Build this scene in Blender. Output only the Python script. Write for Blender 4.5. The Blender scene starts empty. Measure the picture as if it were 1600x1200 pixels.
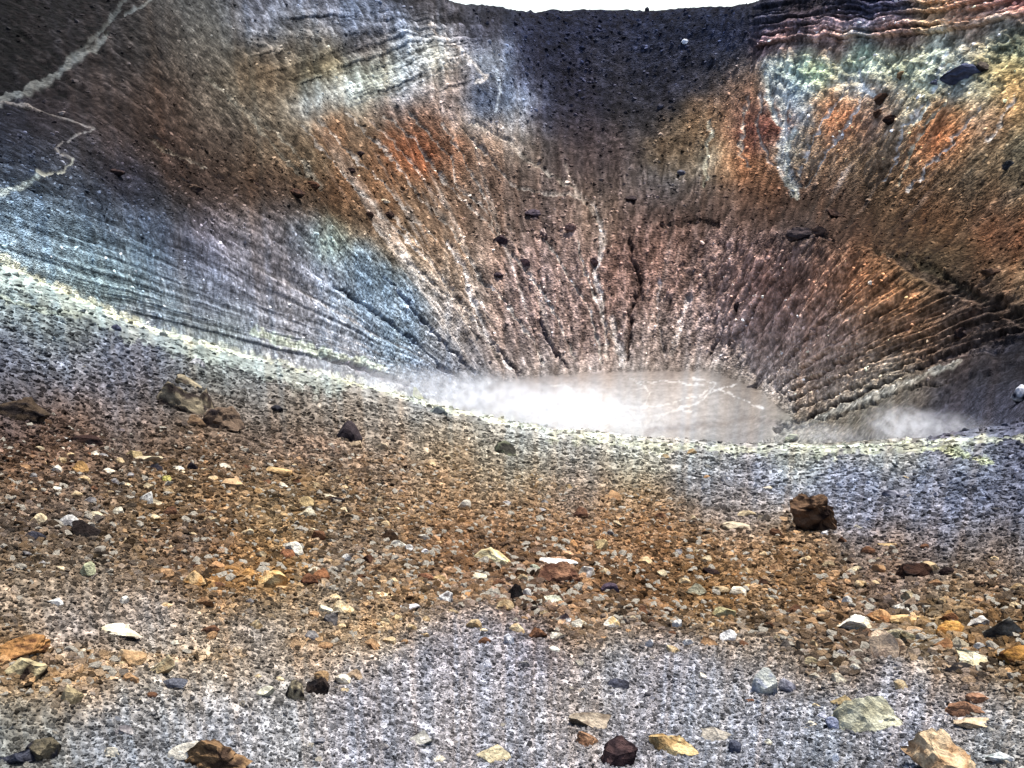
import bpy, bmesh, math, random
import numpy as np

# ------------------------------------------------------------------ camera, sky, sun, exposure
SC = bpy.context.scene
F, PITCH, EYE = 1331.0, math.radians(18.7), 1.7
cam_d = bpy.data.cameras.new("camera")
cam_d.sensor_width = 36.0
cam_d.lens = 36.0 * F / 1600.0
cam_d.clip_start = 0.1
cam_d.clip_end = 20000.0
cam = bpy.data.objects.new("camera", cam_d)
SC.collection.objects.link(cam)
cam.location = (0, 0, EYE)
cam.rotation_euler = (math.pi / 2 - PITCH, 0, 0)
SC.camera = cam

SUN_EL, SUN_AZ = math.radians(64), math.radians(36)      # azimuth clockwise from +Y (the view direction)
world = bpy.data.worlds.new("World")
SC.world = world
world.use_nodes = True
wn = world.node_tree.nodes
sky = wn.new("ShaderNodeTexSky")
sky.sky_type = 'NISHITA'
sky.sun_disc = False
sky.sun_elevation = SUN_EL
sky.sun_rotation = SUN_AZ
sky.air_density = 1.0
sky.dust_density = 3.0
world.node_tree.links.new(sky.outputs[0], wn["Background"].inputs[0])
wn["Background"].inputs[1].default_value = 0.15

sun_d = bpy.data.lights.new("sun", 'SUN')
sun_d.energy = 4.6
sun_d.angle = math.radians(0.5)
sun_d.color = (1.0, 0.96, 0.9)
sun = bpy.data.objects.new("sun", sun_d)
SC.collection.objects.link(sun)
sun.rotation_euler = (-(math.pi / 2 - SUN_EL), 0, -SUN_AZ)
sun.location = (0, 0, 300)
SUNV = np.array([math.sin(SUN_AZ) * math.cos(SUN_EL), math.cos(SUN_AZ) * math.cos(SUN_EL), math.sin(SUN_EL)])

SC.view_settings.view_transform = 'Standard'
SC.view_settings.look = 'None'
SC.view_settings.gamma = 1.0
SC.view_settings.use_curve_mapping = False
SC.view_settings.exposure = 1.1
SC.cycles.volume_step_rate = 2.0
SC.cycles.volume_max_steps = 96
SC.cycles.max_bounces = 6
SC.cycles.volume_bounces = 2

rng = np.random.default_rng(7)

# ------------------------------------------------------------------ numpy helpers
def sstep(a, b, x):
    t = np.clip((x - a) / (b - a), 0, 1)
    return t * t * (3 - 2 * t)

def _hash(ix, iy, seed):
    h = (ix.astype(np.int64) * 374761393 + iy.astype(np.int64) * 668265263 + seed * 1442695041) & 0xFFFFFFFF
    h = ((h ^ (h >> 13)) * 1274126177) & 0xFFFFFFFF
    h = ((h ^ (h >> 16)) * 2246822519) & 0xFFFFFFFF
    return ((h ^ (h >> 15)) & 0xFFFFFF).astype(np.float32) / 8388608.0 - 1.0

def vnoise(x, y, seed=0):
    fx, fy = np.floor(x), np.floor(y)
    tx, ty = (x - fx).astype(np.float32), (y - fy).astype(np.float32)
    tx = tx * tx * (3 - 2 * tx); ty = ty * ty * (3 - 2 * ty)
    ix, iy = fx.astype(np.int64), fy.astype(np.int64)
    a = _hash(ix, iy, seed); b = _hash(ix + 1, iy, seed)
    c = _hash(ix, iy + 1, seed); d = _hash(ix + 1, iy + 1, seed)
    return (a + (b - a) * tx) + ((c + (d - c) * tx) - (a + (b - a) * tx)) * ty

def vnoise3(x, y, z, seed=0):
    fz = np.floor(z); t = (z - fz).astype(np.float32); t = t * t * (3 - 2 * t); iz = fz.astype(np.int64)
    a = vnoise(x, y, seed + 7919 * iz); b = vnoise(x, y, seed + 7919 * (iz + 1))
    return (a + (b - a) * t) * 1.15

def fbm(x, y, seed=0, octs=4, gain=0.5):
    s = 0; a = 1.0; n = 0
    for k in range(octs):
        s = s + a * vnoise(x * 2 ** k + 17.3 * k, y * 2 ** k - 9.1 * k, seed + k)
        n += a; a *= gain
    return s / n

def lin(c):
    c = np.asarray(c, dtype=np.float64) / 255.0
    return np.where(c <= 0.04045, c / 12.92, ((c + 0.055) / 1.055) ** 2.4)

def pix_dir(px, py):
    px = np.asarray(px, float); py = np.asarray(py, float)
    a, b = px - 800.0, 600.0 - py
    c, s = math.cos(PITCH), math.sin(PITCH)
    dx, dy, dz = a, F * c + b * s, -F * s + b * c
    h = np.hypot(dx, dy)
    return np.arctan2(dx, dy), dz / h

def project(x, y, z):
    c, s = math.cos(PITCH), math.sin(PITCH)
    zz = z - EYE
    depth = np.maximum(y * c - zz * s, 0.05)
    return 800 + F * x / depth, 600 - F * (y * s + zz * c) / depth

# ------------------------------------------------------------------ how the crater lies: curves of the terrain (bearing -> distance, height)
def curve(pts):                      # (px, py, distance) -> bearing, distance, height
    p = np.array(pts, float)
    az, te = pix_dir(p[:, 0], p[:, 1])
    return az, p[:, 2], EYE + te * p[:, 2]

LIP = [(-200,343,75),(0,411,62),(200,498,56),(400,560,52),(560,600,50),(700,638,48),(850,666,46),(1000,682,45),(1150,692,45),(1300,690,45),(1450,685,46),(1600,660,50),(1800,610,55)]
FOOT = [(740,602,264),(850,585,281),(1000,575,289),(1100,573,288),(1180,600,268),(1235,650,232),(1300,645,212),(1380,612,200),(1445,588,190),(1600,530,170),(1800,480,150)]
BENCH_A = [(-200,260,96),(0,300,100),(150,325,115),(300,335,158),(450,335,207),(600,365,267),(760,375,323),(950,345,347),(1100,345,348),(1250,358,297),(1350,380,247),(1450,415,225),(1600,478,184),(1800,540,160)]
BENCH_B = [(-200,180,112),(0,230,118),(150,250,142),(300,255,185),(450,270,236),(600,300,300),(760,320,352),(950,308,378),(1100,302,385),(1250,315,362),(1350,330,325),(1450,345,282),(1600,330,232),(1800,300,200)]
MIDWALL = [(-200,190,150),(0,158,165),(60,125,180),(170,65,210),(225,15,232),(300,50,262),(400,95,300),(550,110,352),(700,108,388),(780,130,408),(830,160,440),(900,155,468),(1000,150,477),(1130,150,455),(1200,130,425),(1350,120,390),(1450,110,355),(1600,100,322),(1800,60,290)]
RIM = [(-200,-200,320),(0,-150,300),(225,-80,330),(450,-50,400),(640,-22,430),(700,1,446),(760,12,480),(850,18,522),(1000,17,545),(1100,12,530),(1170,6,510),(1250,-12,470),(1400,-40,430),(1600,-80,390),(1800,-120,360)]

def build_curves(az):
    out = []
    def smooth_interp(a, v):
        o = np.argsort(a)
        s = 0
        for k, w in zip(range(-3, 4), (1, 6, 15, 20, 15, 6, 1)):
            s = s + w / 64.0 * np.interp(az + math.radians(0.45) * k, a[o], v[o])
        return s
    a, d, z = curve(LIP); lip = (smooth_interp(a, d), smooth_interp(a, z))
    B = np.array([(-200,85,-12.5),(0,72,-14),(200,78,-31),(400,95,-60),(560,125,-82),(700,155,-89.5),(850,180,-90),(1000,185,-90),(1150,180,-90),(1300,140,-78),(1450,105,-48),(1600,90,-33),(1800,80,-28)], float)
    ba, _ = pix_dir(B[:, 0], np.full(len(B), 660.0))
    trough = (smooth_interp(ba, B[:, 1]), smooth_interp(ba, B[:, 2]))
    C0 = np.array([(-200,92,-13),(0,80,-15),(200,92,-32),(400,140,-63),(560,185,-82),(660,225,-88.5)], float)
    ca, _ = pix_dir(C0[:, 0], np.full(len(C0), 640.0))
    a, d, z = curve(FOOT)
    a = np.concatenate([ca, a]); d = np.concatenate([C0[:, 1], d]); z = np.concatenate([C0[:, 2], z])
    foot = (smooth_interp(a, d), smooth_interp(a, z))
    out = [lip, trough, foot]
    for c in (BENCH_A, BENCH_B, MIDWALL, RIM):
        a, d, z = curve(c); out.append((smooth_interp(a, d), smooth_interp(a, z)))
    rd, rz = out[-1]
    out.append((rd + 45, rz - 9))
    out.append((rd * 1.7 + 60, rz - 110))
    out.append((rd * 0 + 2600.0, rz * 0 - 320.0))
    out.append((rd * 0 + 9000.0, rz * 0 - 330.0))
    w = sstep(math.radians(50), math.radians(100), np.abs(az))
    res = []
    common_d = [55, 110, 160, 230, 270, 330, 400, 445, 700, 2600, 9000]
    for (d, z), cd in zip(out, common_d):
        pz = 0.16 * min(cd, 120) - 0.3 * max(0, min(cd, 1300) - 120)
        res.append((d * (1 - w) + cd * w, z * (1 - w) + pz * w))
    return res

DEG = math.radians
az_in = np.linspace(DEG(-37.5), DEG(37.5), 1010)
az_mid = np.linspace(DEG(37.5), DEG(60), 70)[1:]
az_out = np.linspace(DEG(60), DEG(180), 40)[1:]
AZ = np.concatenate([-az_out[::-1], -az_mid[::-1], az_in, az_mid, az_out])
NA = len(AZ)
CUR = build_curves(AZ)
D = np.stack([c[0] for c in CUR])          # knots x bearings
Z = np.stack([c[1] for c in CUR])
SL = -Z[0] / D[0]                          # slope of the near ground along each bearing

# rows: near ground evenly in view angle, then the far knots by monotone cubic
rows_d, rows_z, rows_k = [], [], []
for t in np.linspace(0.01, 1, 26)[:-1]:
    d_b = 1.7 / np.maximum(0.966 - SL, 0.3)
    rows_d.append(t * d_b); rows_z.append(-SL * t * d_b); rows_k.append(0.0)
dep_lip = np.arctan((EYE - Z[0]) / D[0])
for t in np.linspace(0, 1, 441)[:-1]:
    dep = math.radians(44) * (1 - t) + dep_lip * t
    d = np.minimum(1.7 / np.maximum(np.tan(dep) - SL, 1e-3), D[0])
    rows_d.append(d); rows_z.append(-SL * d); rows_k.append(0.0)
# slopes for pchip
K = len(D)
h = np.diff(D, axis=0); dl = np.diff(Z, axis=0) / h
m = np.zeros_like(Z)
m[0] = -SL * 0.4 + dl[0] * 0.6; m[-1] = dl[-1]
for i in range(1, K - 1):
    same = dl[i - 1] * dl[i] > 0
    w1, w2 = 2 * h[i] + h[i - 1], h[i] + 2 * h[i - 1]
    with np.errstate(divide='ignore', invalid='ignore'):
        hm = (w1 + w2) / (w1 / dl[i - 1] + w2 / dl[i])
    m[i] = np.where(same, hm, 0)
def herm(i, t):
    h00 = 2*t**3 - 3*t*t + 1; h10 = t**3 - 2*t*t + t; h01 = -2*t**3 + 3*t*t; h11 = t**3 - t*t
    return D[i] + t * h[i], h00 * Z[i] + h10 * h[i] * m[i] + h01 * Z[i + 1] + h11 * h[i] * m[i + 1]
def add_rows(i, n):
    for t in np.linspace(0, 1, n + 1)[:-1]:
        d_, z_ = herm(i, t)
        rows_d.append(d_); rows_z.append(z_); rows_k.append(np.full(NA, i + 1 + t))
add_rows(0, 14); add_rows(1, 84)
# the walls: rows evenly spread over what is seen of them
dn_, zn_, kn_ = [], [], []
for i in range(2, 6):
    for t in np.linspace(0, 1, 121)[:-1]:
        d_, z_ = herm(i, t); dn_.append(d_); zn_.append(z_); kn_.append(np.full(NA, i + 1 + t))
dn_.append(D[6]); zn_.append(Z[6]); kn_.append(np.full(NA, 7.0))
dn_, zn_, kn_ = np.array(dn_), np.array(zn_), np.array(kn_)
ten = (zn_ - EYE) / dn_
seen = np.clip((ten[1:] - (Z[0] - EYE) / D[0]) / 0.01, 0, 1)
cost = (np.abs(np.diff(ten, axis=0)) + 0.0012 * np.diff(dn_, axis=0) / 10) * (0.08 + seen)
cum = np.concatenate([np.zeros((1, NA)), np.cumsum(cost, axis=0)]); cum /= cum[-1]
NWALL = 400
wd = np.zeros((NWALL, NA)); wz = np.zeros((NWALL, NA)); wk = np.zeros((NWALL, NA))
tt_ = np.linspace(0, 1, NWALL + 1)[:-1]
for c_ in range(NA):
    wd[:, c_] = np.interp(tt_, cum[:, c_], dn_[:, c_]); wz[:, c_] = np.interp(tt_, cum[:, c_], zn_[:, c_]); wk[:, c_] = np.interp(tt_, cum[:, c_], kn_[:, c_])
for r_ in range(NWALL):
    rows_d.append(wd[r_]); rows_z.append(wz[r_]); rows_k.append(wk[r_])
for i, n in ((6, 6), (7, 4), (8, 4), (9, 2)): add_rows(i, n)
rows_d.append(D[-1]); rows_z.append(Z[-1]); rows_k.append(np.full(NA, float(K)))
GD = np.array(rows_d); GZ = np.array(rows_z); GK = np.array([np.zeros(NA) + k_ for k_ in rows_k])
NR = len(GD)
GX = GD * np.sin(AZ)[None, :]; GY = GD * np.cos(AZ)[None, :]
PX, PY = project(GX, GY, GZ)
far = GK >= 1
lip_py = PY[25 + 440][None, :] + np.zeros_like(PY)
PYc = np.where(far, np.minimum(PY, lip_py - 3), PY)
behind = np.abs(AZ)[None, :] > DEG(70)
PXc = np.where(behind, np.sign(AZ)[None, :] * 900 + 800, PX)
PYc = np.where(behind & far, np.clip(PYc, -100, 400), PYc)
# ------------------------------------------------------------------ surface colours of the ground, shade of the right shoulder painted in, as bearings and dips seen from the camp spot
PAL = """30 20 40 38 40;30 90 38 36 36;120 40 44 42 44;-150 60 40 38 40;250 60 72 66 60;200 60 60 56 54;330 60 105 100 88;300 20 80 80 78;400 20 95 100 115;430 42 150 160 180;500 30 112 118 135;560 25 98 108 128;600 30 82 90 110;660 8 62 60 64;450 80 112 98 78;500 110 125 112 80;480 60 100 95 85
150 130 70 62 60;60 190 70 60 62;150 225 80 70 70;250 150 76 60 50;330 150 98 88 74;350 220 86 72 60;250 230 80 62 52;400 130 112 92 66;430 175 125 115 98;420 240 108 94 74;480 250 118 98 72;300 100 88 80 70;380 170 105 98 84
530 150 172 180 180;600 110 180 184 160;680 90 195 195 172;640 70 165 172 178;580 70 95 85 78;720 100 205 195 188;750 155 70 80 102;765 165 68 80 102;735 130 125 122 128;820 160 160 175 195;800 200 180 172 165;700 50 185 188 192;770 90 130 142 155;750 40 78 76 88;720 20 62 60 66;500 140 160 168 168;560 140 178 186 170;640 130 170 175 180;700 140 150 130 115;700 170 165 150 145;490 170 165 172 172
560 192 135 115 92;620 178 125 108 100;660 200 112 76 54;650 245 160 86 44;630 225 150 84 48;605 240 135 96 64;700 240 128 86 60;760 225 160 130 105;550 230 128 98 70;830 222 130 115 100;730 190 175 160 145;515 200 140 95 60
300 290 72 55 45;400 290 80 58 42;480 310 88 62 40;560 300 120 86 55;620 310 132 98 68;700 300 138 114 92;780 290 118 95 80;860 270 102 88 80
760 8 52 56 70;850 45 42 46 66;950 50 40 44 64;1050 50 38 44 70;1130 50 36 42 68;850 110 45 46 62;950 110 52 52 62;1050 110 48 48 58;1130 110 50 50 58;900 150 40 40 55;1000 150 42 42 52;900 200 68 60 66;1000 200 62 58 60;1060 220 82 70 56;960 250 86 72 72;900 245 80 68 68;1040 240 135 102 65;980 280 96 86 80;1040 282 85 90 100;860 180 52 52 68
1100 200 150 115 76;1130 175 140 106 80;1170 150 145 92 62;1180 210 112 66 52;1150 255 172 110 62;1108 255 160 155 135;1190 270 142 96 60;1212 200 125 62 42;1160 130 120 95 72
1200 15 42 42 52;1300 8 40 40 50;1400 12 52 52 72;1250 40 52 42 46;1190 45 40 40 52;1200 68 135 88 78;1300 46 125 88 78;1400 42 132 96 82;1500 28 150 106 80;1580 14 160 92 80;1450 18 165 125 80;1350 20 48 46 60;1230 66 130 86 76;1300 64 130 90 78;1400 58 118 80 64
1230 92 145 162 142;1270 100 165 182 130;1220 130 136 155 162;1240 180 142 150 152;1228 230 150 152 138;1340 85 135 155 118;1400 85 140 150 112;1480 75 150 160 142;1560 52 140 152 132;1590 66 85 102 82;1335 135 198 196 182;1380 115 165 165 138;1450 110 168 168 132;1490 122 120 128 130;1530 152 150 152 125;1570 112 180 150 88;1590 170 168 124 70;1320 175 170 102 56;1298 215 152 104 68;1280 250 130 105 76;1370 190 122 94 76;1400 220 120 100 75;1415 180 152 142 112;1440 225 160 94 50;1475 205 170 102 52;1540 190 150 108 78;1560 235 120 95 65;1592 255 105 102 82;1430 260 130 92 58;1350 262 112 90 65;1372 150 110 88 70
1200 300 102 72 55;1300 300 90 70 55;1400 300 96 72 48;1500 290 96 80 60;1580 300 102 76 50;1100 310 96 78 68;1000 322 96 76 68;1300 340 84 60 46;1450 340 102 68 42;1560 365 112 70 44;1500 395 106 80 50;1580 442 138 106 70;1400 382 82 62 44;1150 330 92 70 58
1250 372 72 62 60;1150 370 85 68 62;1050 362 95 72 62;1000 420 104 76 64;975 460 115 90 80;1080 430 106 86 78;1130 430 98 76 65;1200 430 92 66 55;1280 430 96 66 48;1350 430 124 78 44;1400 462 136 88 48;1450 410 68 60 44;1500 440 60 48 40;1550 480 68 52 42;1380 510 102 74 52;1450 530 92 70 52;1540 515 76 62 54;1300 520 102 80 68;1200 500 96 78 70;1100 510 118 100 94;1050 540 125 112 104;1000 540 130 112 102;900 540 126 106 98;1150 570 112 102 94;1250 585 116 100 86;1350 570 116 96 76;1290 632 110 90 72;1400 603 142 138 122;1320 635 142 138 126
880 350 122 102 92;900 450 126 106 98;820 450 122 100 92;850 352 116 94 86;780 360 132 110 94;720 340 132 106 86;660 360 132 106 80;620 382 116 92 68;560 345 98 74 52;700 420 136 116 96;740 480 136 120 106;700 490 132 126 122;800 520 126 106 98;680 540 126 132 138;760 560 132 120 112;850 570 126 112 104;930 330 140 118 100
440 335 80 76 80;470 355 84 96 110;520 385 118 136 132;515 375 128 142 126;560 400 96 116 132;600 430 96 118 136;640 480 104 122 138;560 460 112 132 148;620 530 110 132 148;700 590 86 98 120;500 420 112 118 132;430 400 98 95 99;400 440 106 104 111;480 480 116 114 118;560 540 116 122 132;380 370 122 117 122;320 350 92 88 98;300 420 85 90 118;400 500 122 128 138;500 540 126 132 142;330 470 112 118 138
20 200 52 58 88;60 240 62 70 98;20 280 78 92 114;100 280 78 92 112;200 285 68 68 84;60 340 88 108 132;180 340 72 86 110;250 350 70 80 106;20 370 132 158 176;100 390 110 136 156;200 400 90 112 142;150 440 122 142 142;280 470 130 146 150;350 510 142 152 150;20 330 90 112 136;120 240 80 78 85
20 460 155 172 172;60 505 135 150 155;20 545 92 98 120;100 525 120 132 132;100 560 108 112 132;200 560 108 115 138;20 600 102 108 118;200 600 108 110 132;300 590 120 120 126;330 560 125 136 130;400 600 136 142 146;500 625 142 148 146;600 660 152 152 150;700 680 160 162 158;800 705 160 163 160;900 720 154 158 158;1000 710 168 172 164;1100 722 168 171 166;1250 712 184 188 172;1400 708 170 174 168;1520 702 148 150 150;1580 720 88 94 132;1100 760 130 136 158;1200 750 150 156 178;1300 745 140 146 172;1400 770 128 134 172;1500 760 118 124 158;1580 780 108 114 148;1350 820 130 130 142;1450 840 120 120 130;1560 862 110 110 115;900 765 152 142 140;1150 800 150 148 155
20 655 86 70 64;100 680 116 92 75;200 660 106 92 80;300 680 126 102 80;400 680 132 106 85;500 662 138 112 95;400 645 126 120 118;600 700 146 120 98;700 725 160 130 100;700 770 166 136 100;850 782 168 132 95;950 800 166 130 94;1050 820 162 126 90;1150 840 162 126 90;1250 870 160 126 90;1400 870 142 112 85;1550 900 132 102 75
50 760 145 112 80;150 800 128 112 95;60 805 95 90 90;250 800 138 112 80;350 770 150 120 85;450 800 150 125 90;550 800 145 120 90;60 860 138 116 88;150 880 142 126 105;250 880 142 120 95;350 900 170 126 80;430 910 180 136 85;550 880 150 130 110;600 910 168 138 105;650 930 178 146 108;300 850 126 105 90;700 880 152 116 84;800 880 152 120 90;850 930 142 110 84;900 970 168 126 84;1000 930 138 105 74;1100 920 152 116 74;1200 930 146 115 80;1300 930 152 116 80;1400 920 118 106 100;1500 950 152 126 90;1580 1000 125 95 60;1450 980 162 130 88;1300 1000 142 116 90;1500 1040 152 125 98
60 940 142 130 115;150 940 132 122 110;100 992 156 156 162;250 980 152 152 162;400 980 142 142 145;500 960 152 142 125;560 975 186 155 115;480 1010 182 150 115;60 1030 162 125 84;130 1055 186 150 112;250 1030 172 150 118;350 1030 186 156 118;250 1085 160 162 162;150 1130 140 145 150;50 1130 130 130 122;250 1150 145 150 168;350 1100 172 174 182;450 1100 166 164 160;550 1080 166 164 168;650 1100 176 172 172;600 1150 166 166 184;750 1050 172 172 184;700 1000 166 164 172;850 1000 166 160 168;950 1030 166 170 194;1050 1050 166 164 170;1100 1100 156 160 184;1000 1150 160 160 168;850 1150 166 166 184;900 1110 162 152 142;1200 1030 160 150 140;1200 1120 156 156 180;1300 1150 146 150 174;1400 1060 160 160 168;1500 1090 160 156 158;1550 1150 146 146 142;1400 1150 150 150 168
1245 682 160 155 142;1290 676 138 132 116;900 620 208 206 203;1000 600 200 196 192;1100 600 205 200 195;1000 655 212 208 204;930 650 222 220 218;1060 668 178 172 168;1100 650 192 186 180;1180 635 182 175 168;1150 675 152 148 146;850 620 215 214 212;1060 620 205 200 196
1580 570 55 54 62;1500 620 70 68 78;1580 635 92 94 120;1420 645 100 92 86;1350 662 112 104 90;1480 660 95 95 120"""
pal = np.array([[float(v) for v in e.split()] for line in PAL.split("\n") for e in line.split(";")])
mx = np.maximum(pal[:, 2], pal[:, 3])
lim_b = np.where(pal[:, 1] > 870, 5, np.where((pal[:, 1] > 560) & (pal[:, 0] > 1050), 21, np.where((pal[:, 1] > 560) & (pal[:, 0] > 700), 12, np.where(pal[:, 0] < 700, 17, 20))))
pal[:, 4] = np.minimum(pal[:, 4], mx + lim_b)
pc = lin(pal[:, 2:5])
dd = np.hypot(pal[:, None, 0] - pal[None, :, 0], pal[:, None, 1] - pal[None, :, 1])
dd.sort(axis=1)
sig = np.clip(0.45 * dd[:, 3], 10, 45)
X0, Y0, CW, CH = -200, -200, 2000, 1450
cx = np.arange(X0, X0 + CW + 1, 5.0); cy = np.arange(Y0, Y0 + CH + 1, 5.0)
gx, gy = np.meshgrid(cx, cy)
num = np.zeros(gx.shape + (3,)); den = np.zeros(gx.shape)
lc = np.log(pc + 1e-3)
for i in range(len(pal)):
    r2 = (gx - pal[i, 0]) ** 2 + (gy - pal[i, 1]) ** 2
    w = np.exp(-r2 / (2 * sig[i] ** 2)) / sig[i] + 2e3 / (r2 + 400.0) ** 2.4
    num += w[..., None] * lc[i]; den += w
low = num / den[..., None]

def bilin(img, fx, fy):
    H, W = img.shape[:2]
    fx = np.clip(fx, 0, W - 1.001); fy = np.clip(fy, 0, H - 1.001)
    ix = fx.astype(int); iy = fy.astype(int); tx = fx - ix; ty = fy - iy
    if img.ndim == 3: tx = tx[..., None]; ty = ty[..., None]
    a = img[iy, ix] * (1 - tx) + img[iy, ix + 1] * tx
    b = img[iy + 1, ix] * (1 - tx) + img[iy + 1, ix + 1] * tx
    return a * (1 - ty) + b * ty

# thin features: deposits, trails and washed gullies and painted shade of the right shoulder, as strokes over the palette (1 px cells)
fcol = np.zeros((CH, CW, 3), np.float32); fal = np.zeros((CH, CW), np.float32)
fdis = np.zeros((CH, CW), np.float32); fpath = np.zeros((CH, CW), np.float32)
yy, xx = np.mgrid[0:CH, 0:CW].astype(np.float32)
xx += X0; yy += Y0
ragged = fbm(xx / 9, yy / 9, 5, 3)
broken = fbm(xx / 22, yy / 22, 15, 3)
def stroke(pts, w, col, a=1.0, dis=0.0, path=False, wob=4.0, w2=None, rag=0.6):
    c = lin(col) if col is not None else None
    n = len(pts) - 1
    for i in range(n):
        (xa, ya), (xb, yb) = pts[i], pts[i + 1]
        wa = w if w2 is None else w + (w2 - w) * i / n
        wb = w if w2 is None else w + (w2 - w) * (i + 1) / n
        pad = max(wa, wb) * 2.2 + 10
        x0 = int(max(min(xa, xb) - pad - X0, 0)); x1 = int(min(max(xa, xb) + pad - X0, CW))
        y0 = int(max(min(ya, yb) - pad - Y0, 0)); y1 = int(min(max(ya, yb) + pad - Y0, CH))
        if x1 <= x0 or y1 <= y0: continue
        sx = xx[y0:y1, x0:x1] + wob * ragged[y0:y1, x0:x1]; sy = yy[y0:y1, x0:x1] + wob * ragged[y0:y1, x0:x1][::-1]
        L2 = (xb - xa) ** 2 + (yb - ya) ** 2
        t = np.clip(((sx - xa) * (xb - xa) + (sy - ya) * (yb - ya)) / L2, 0, 1)
        dist = np.hypot(sx - xa - t * (xb - xa), sy - ya - t * (yb - ya))
        ww = (wa + (wb - wa) * t) * (1 + rag * broken[y0:y1, x0:x1])
        al = (1 - sstep(0.45, 1.0, dist / np.maximum(ww, 0.8))) * a
        if c is not None:
            old = fal[y0:y1, x0:x1]
            na = np.maximum(old, al)
            mixw = np.where(al > old * 0.8, al, 0)[..., None]
            fcol[y0:y1, x0:x1] = fcol[y0:y1, x0:x1] * (1 - mixw) + c * mixw
            m_ = (old < 0.02) & (al > 0)
            fcol[y0:y1, x0:x1][m_] = c
            fal[y0:y1, x0:x1] = na
        if dis: 
            v = al / max(a, 1e-3) * dis
            cur = fdis[y0:y1, x0:x1]
            fdis[y0:y1, x0:x1] = np.where(np.abs(v) > np.abs(cur), v, cur)
        if path:
            fpath[y0:y1, x0:x1] = np.maximum(fpath[y0:y1, x0:x1], al)

PALE = (188, 178, 165); PALEW = (205, 205, 200)
# washed pale runnels of the left wall
for pts, w, col in [
    ([(470,195),(500,235),(540,275),(570,310),(640,380),(690,432),(730,500)], 5, PALE),
    ([(500,185),(560,255),(600,290),(640,335),(680,375)], 3.5, PALE),
    ([(540,172),(600,232),(640,290),(700,350),(745,420),(760,445)], 4, PALE),
    ([(575,185),(640,248),(672,290),(705,330),(730,380)], 3.5, (205,180,160)),
    ([(600,180),(650,215),(690,270),(720,310),(780,370)], 4, PALE),
    ([(640,170),(680,222),(705,245),(715,290),(760,330),(790,380)], 3.5, PALE),
    ([(690,195),(720,245),(745,290),(770,330),(776,345)], 3.5, PALE),
    ([(720,200),(760,240),(800,285),(850,300),(930,315)], 5, (180,165,150)),
    ([(735,190),(790,215),(830,250),(900,300),(935,340),(945,375)], 7, (180,165,148)),
    ([(925,315),(940,345),(942,385),(930,425),(940,480),(950,560)], 8, (190,178,168)),
    ([(845,362),(870,395),(895,440),(925,500),(940,570)], 4, PALE),
    ([(700,380),(722,410),(738,470),(760,520),(800,575)], 8, (186,180,175)),
    ([(610,330),(650,380),(700,440),(740,500),(780,560)], 4, PALE),
    ([(585,350),(640,410),(700,470),(750,530)], 4, PALE),
    ([(745,430),(790,470),(830,530),(850,570)], 4, PALE),
    ([(800,400),(840,450),(870,500),(900,560)], 3.5, PALE),
    ([(900,380),(915,430),(935,480),(960,540)], 4, PALE),
    ([(1075,470),(1062,510),(1050,550)], 12, (170,158,150)),
    ([(1030,440),(1028,500),(1040,560)], 5, (165,150,142)),
    ([(955,500),(965,540),(975,570)], 14, (190,180,172)),
    ([(880,260),(900,300),(925,315)], 6, (165,148,135)),
    ([(235,213),(270,235),(325,258)], 3.5, (160,145,125)),
    ([(380,170),(430,205),(470,250),(500,290)], 10, (140,132,115)),
    ([(320,120),(380,175),(430,235),(470,275)], 9, (125,118,102)),
]:
    stroke(pts, w * 0.55, col, 0.7, dis=-0.5, wob=4)
# pale and rusty washes of the right wall
for pts, w, col in [
    ([(1222,130),(1226,190),(1222,250),(1240,300)], 18, (160,165,160)),
    ([(1240,205),(1228,240),(1232,280),(1243,305)], 10, (172,172,155)),
    ([(1330,120),(1300,170),(1270,215),(1250,270)], 4, PALE),
    ([(1352,140),(1330,190),(1290,240),(1260,290)], 4, PALE),
    ([(1345,110),(1350,140),(1365,150)], 9, (215,212,200)),
    ([(1440,160),(1410,200),(1395,250),(1380,280)], 4, PALE),
    ([(1500,130),(1450,190),(1420,240),(1405,290)], 5, (175,165,135)),
    ([(1530,170),(1490,220),(1450,260),(1420,300)], 4, PALE),
    ([(1585,150),(1560,200),(1545,225)], 5, PALE),
    ([(1480,85),(1465,120),(1455,140)], 6, (215,215,205)),
    ([(1500,85),(1478,125)], 4, (205,208,195)),
    ([(1450,165),(1425,190)], 9, (195,195,175)),
    ([(1110,190),(1105,230),(1100,290)], 7, (175,172,150)),
    ([(1160,185),(1155,235),(1170,262)], 4, (195,175,150)),
    ([(1190,150),(1182,200),(1200,250),(1225,270)], 4, (185,165,145)),
    ([(1200,120),(1205,165),(1220,200)], 10, (175,178,165)),
    ([(1170,150),(1162,190),(1158,230)], 4, (180,150,125)),
]:
    stroke(pts, w * 0.6, col, 0.75, dis=-0.4, wob=6)
DK = (45, 36, 34)
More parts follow.
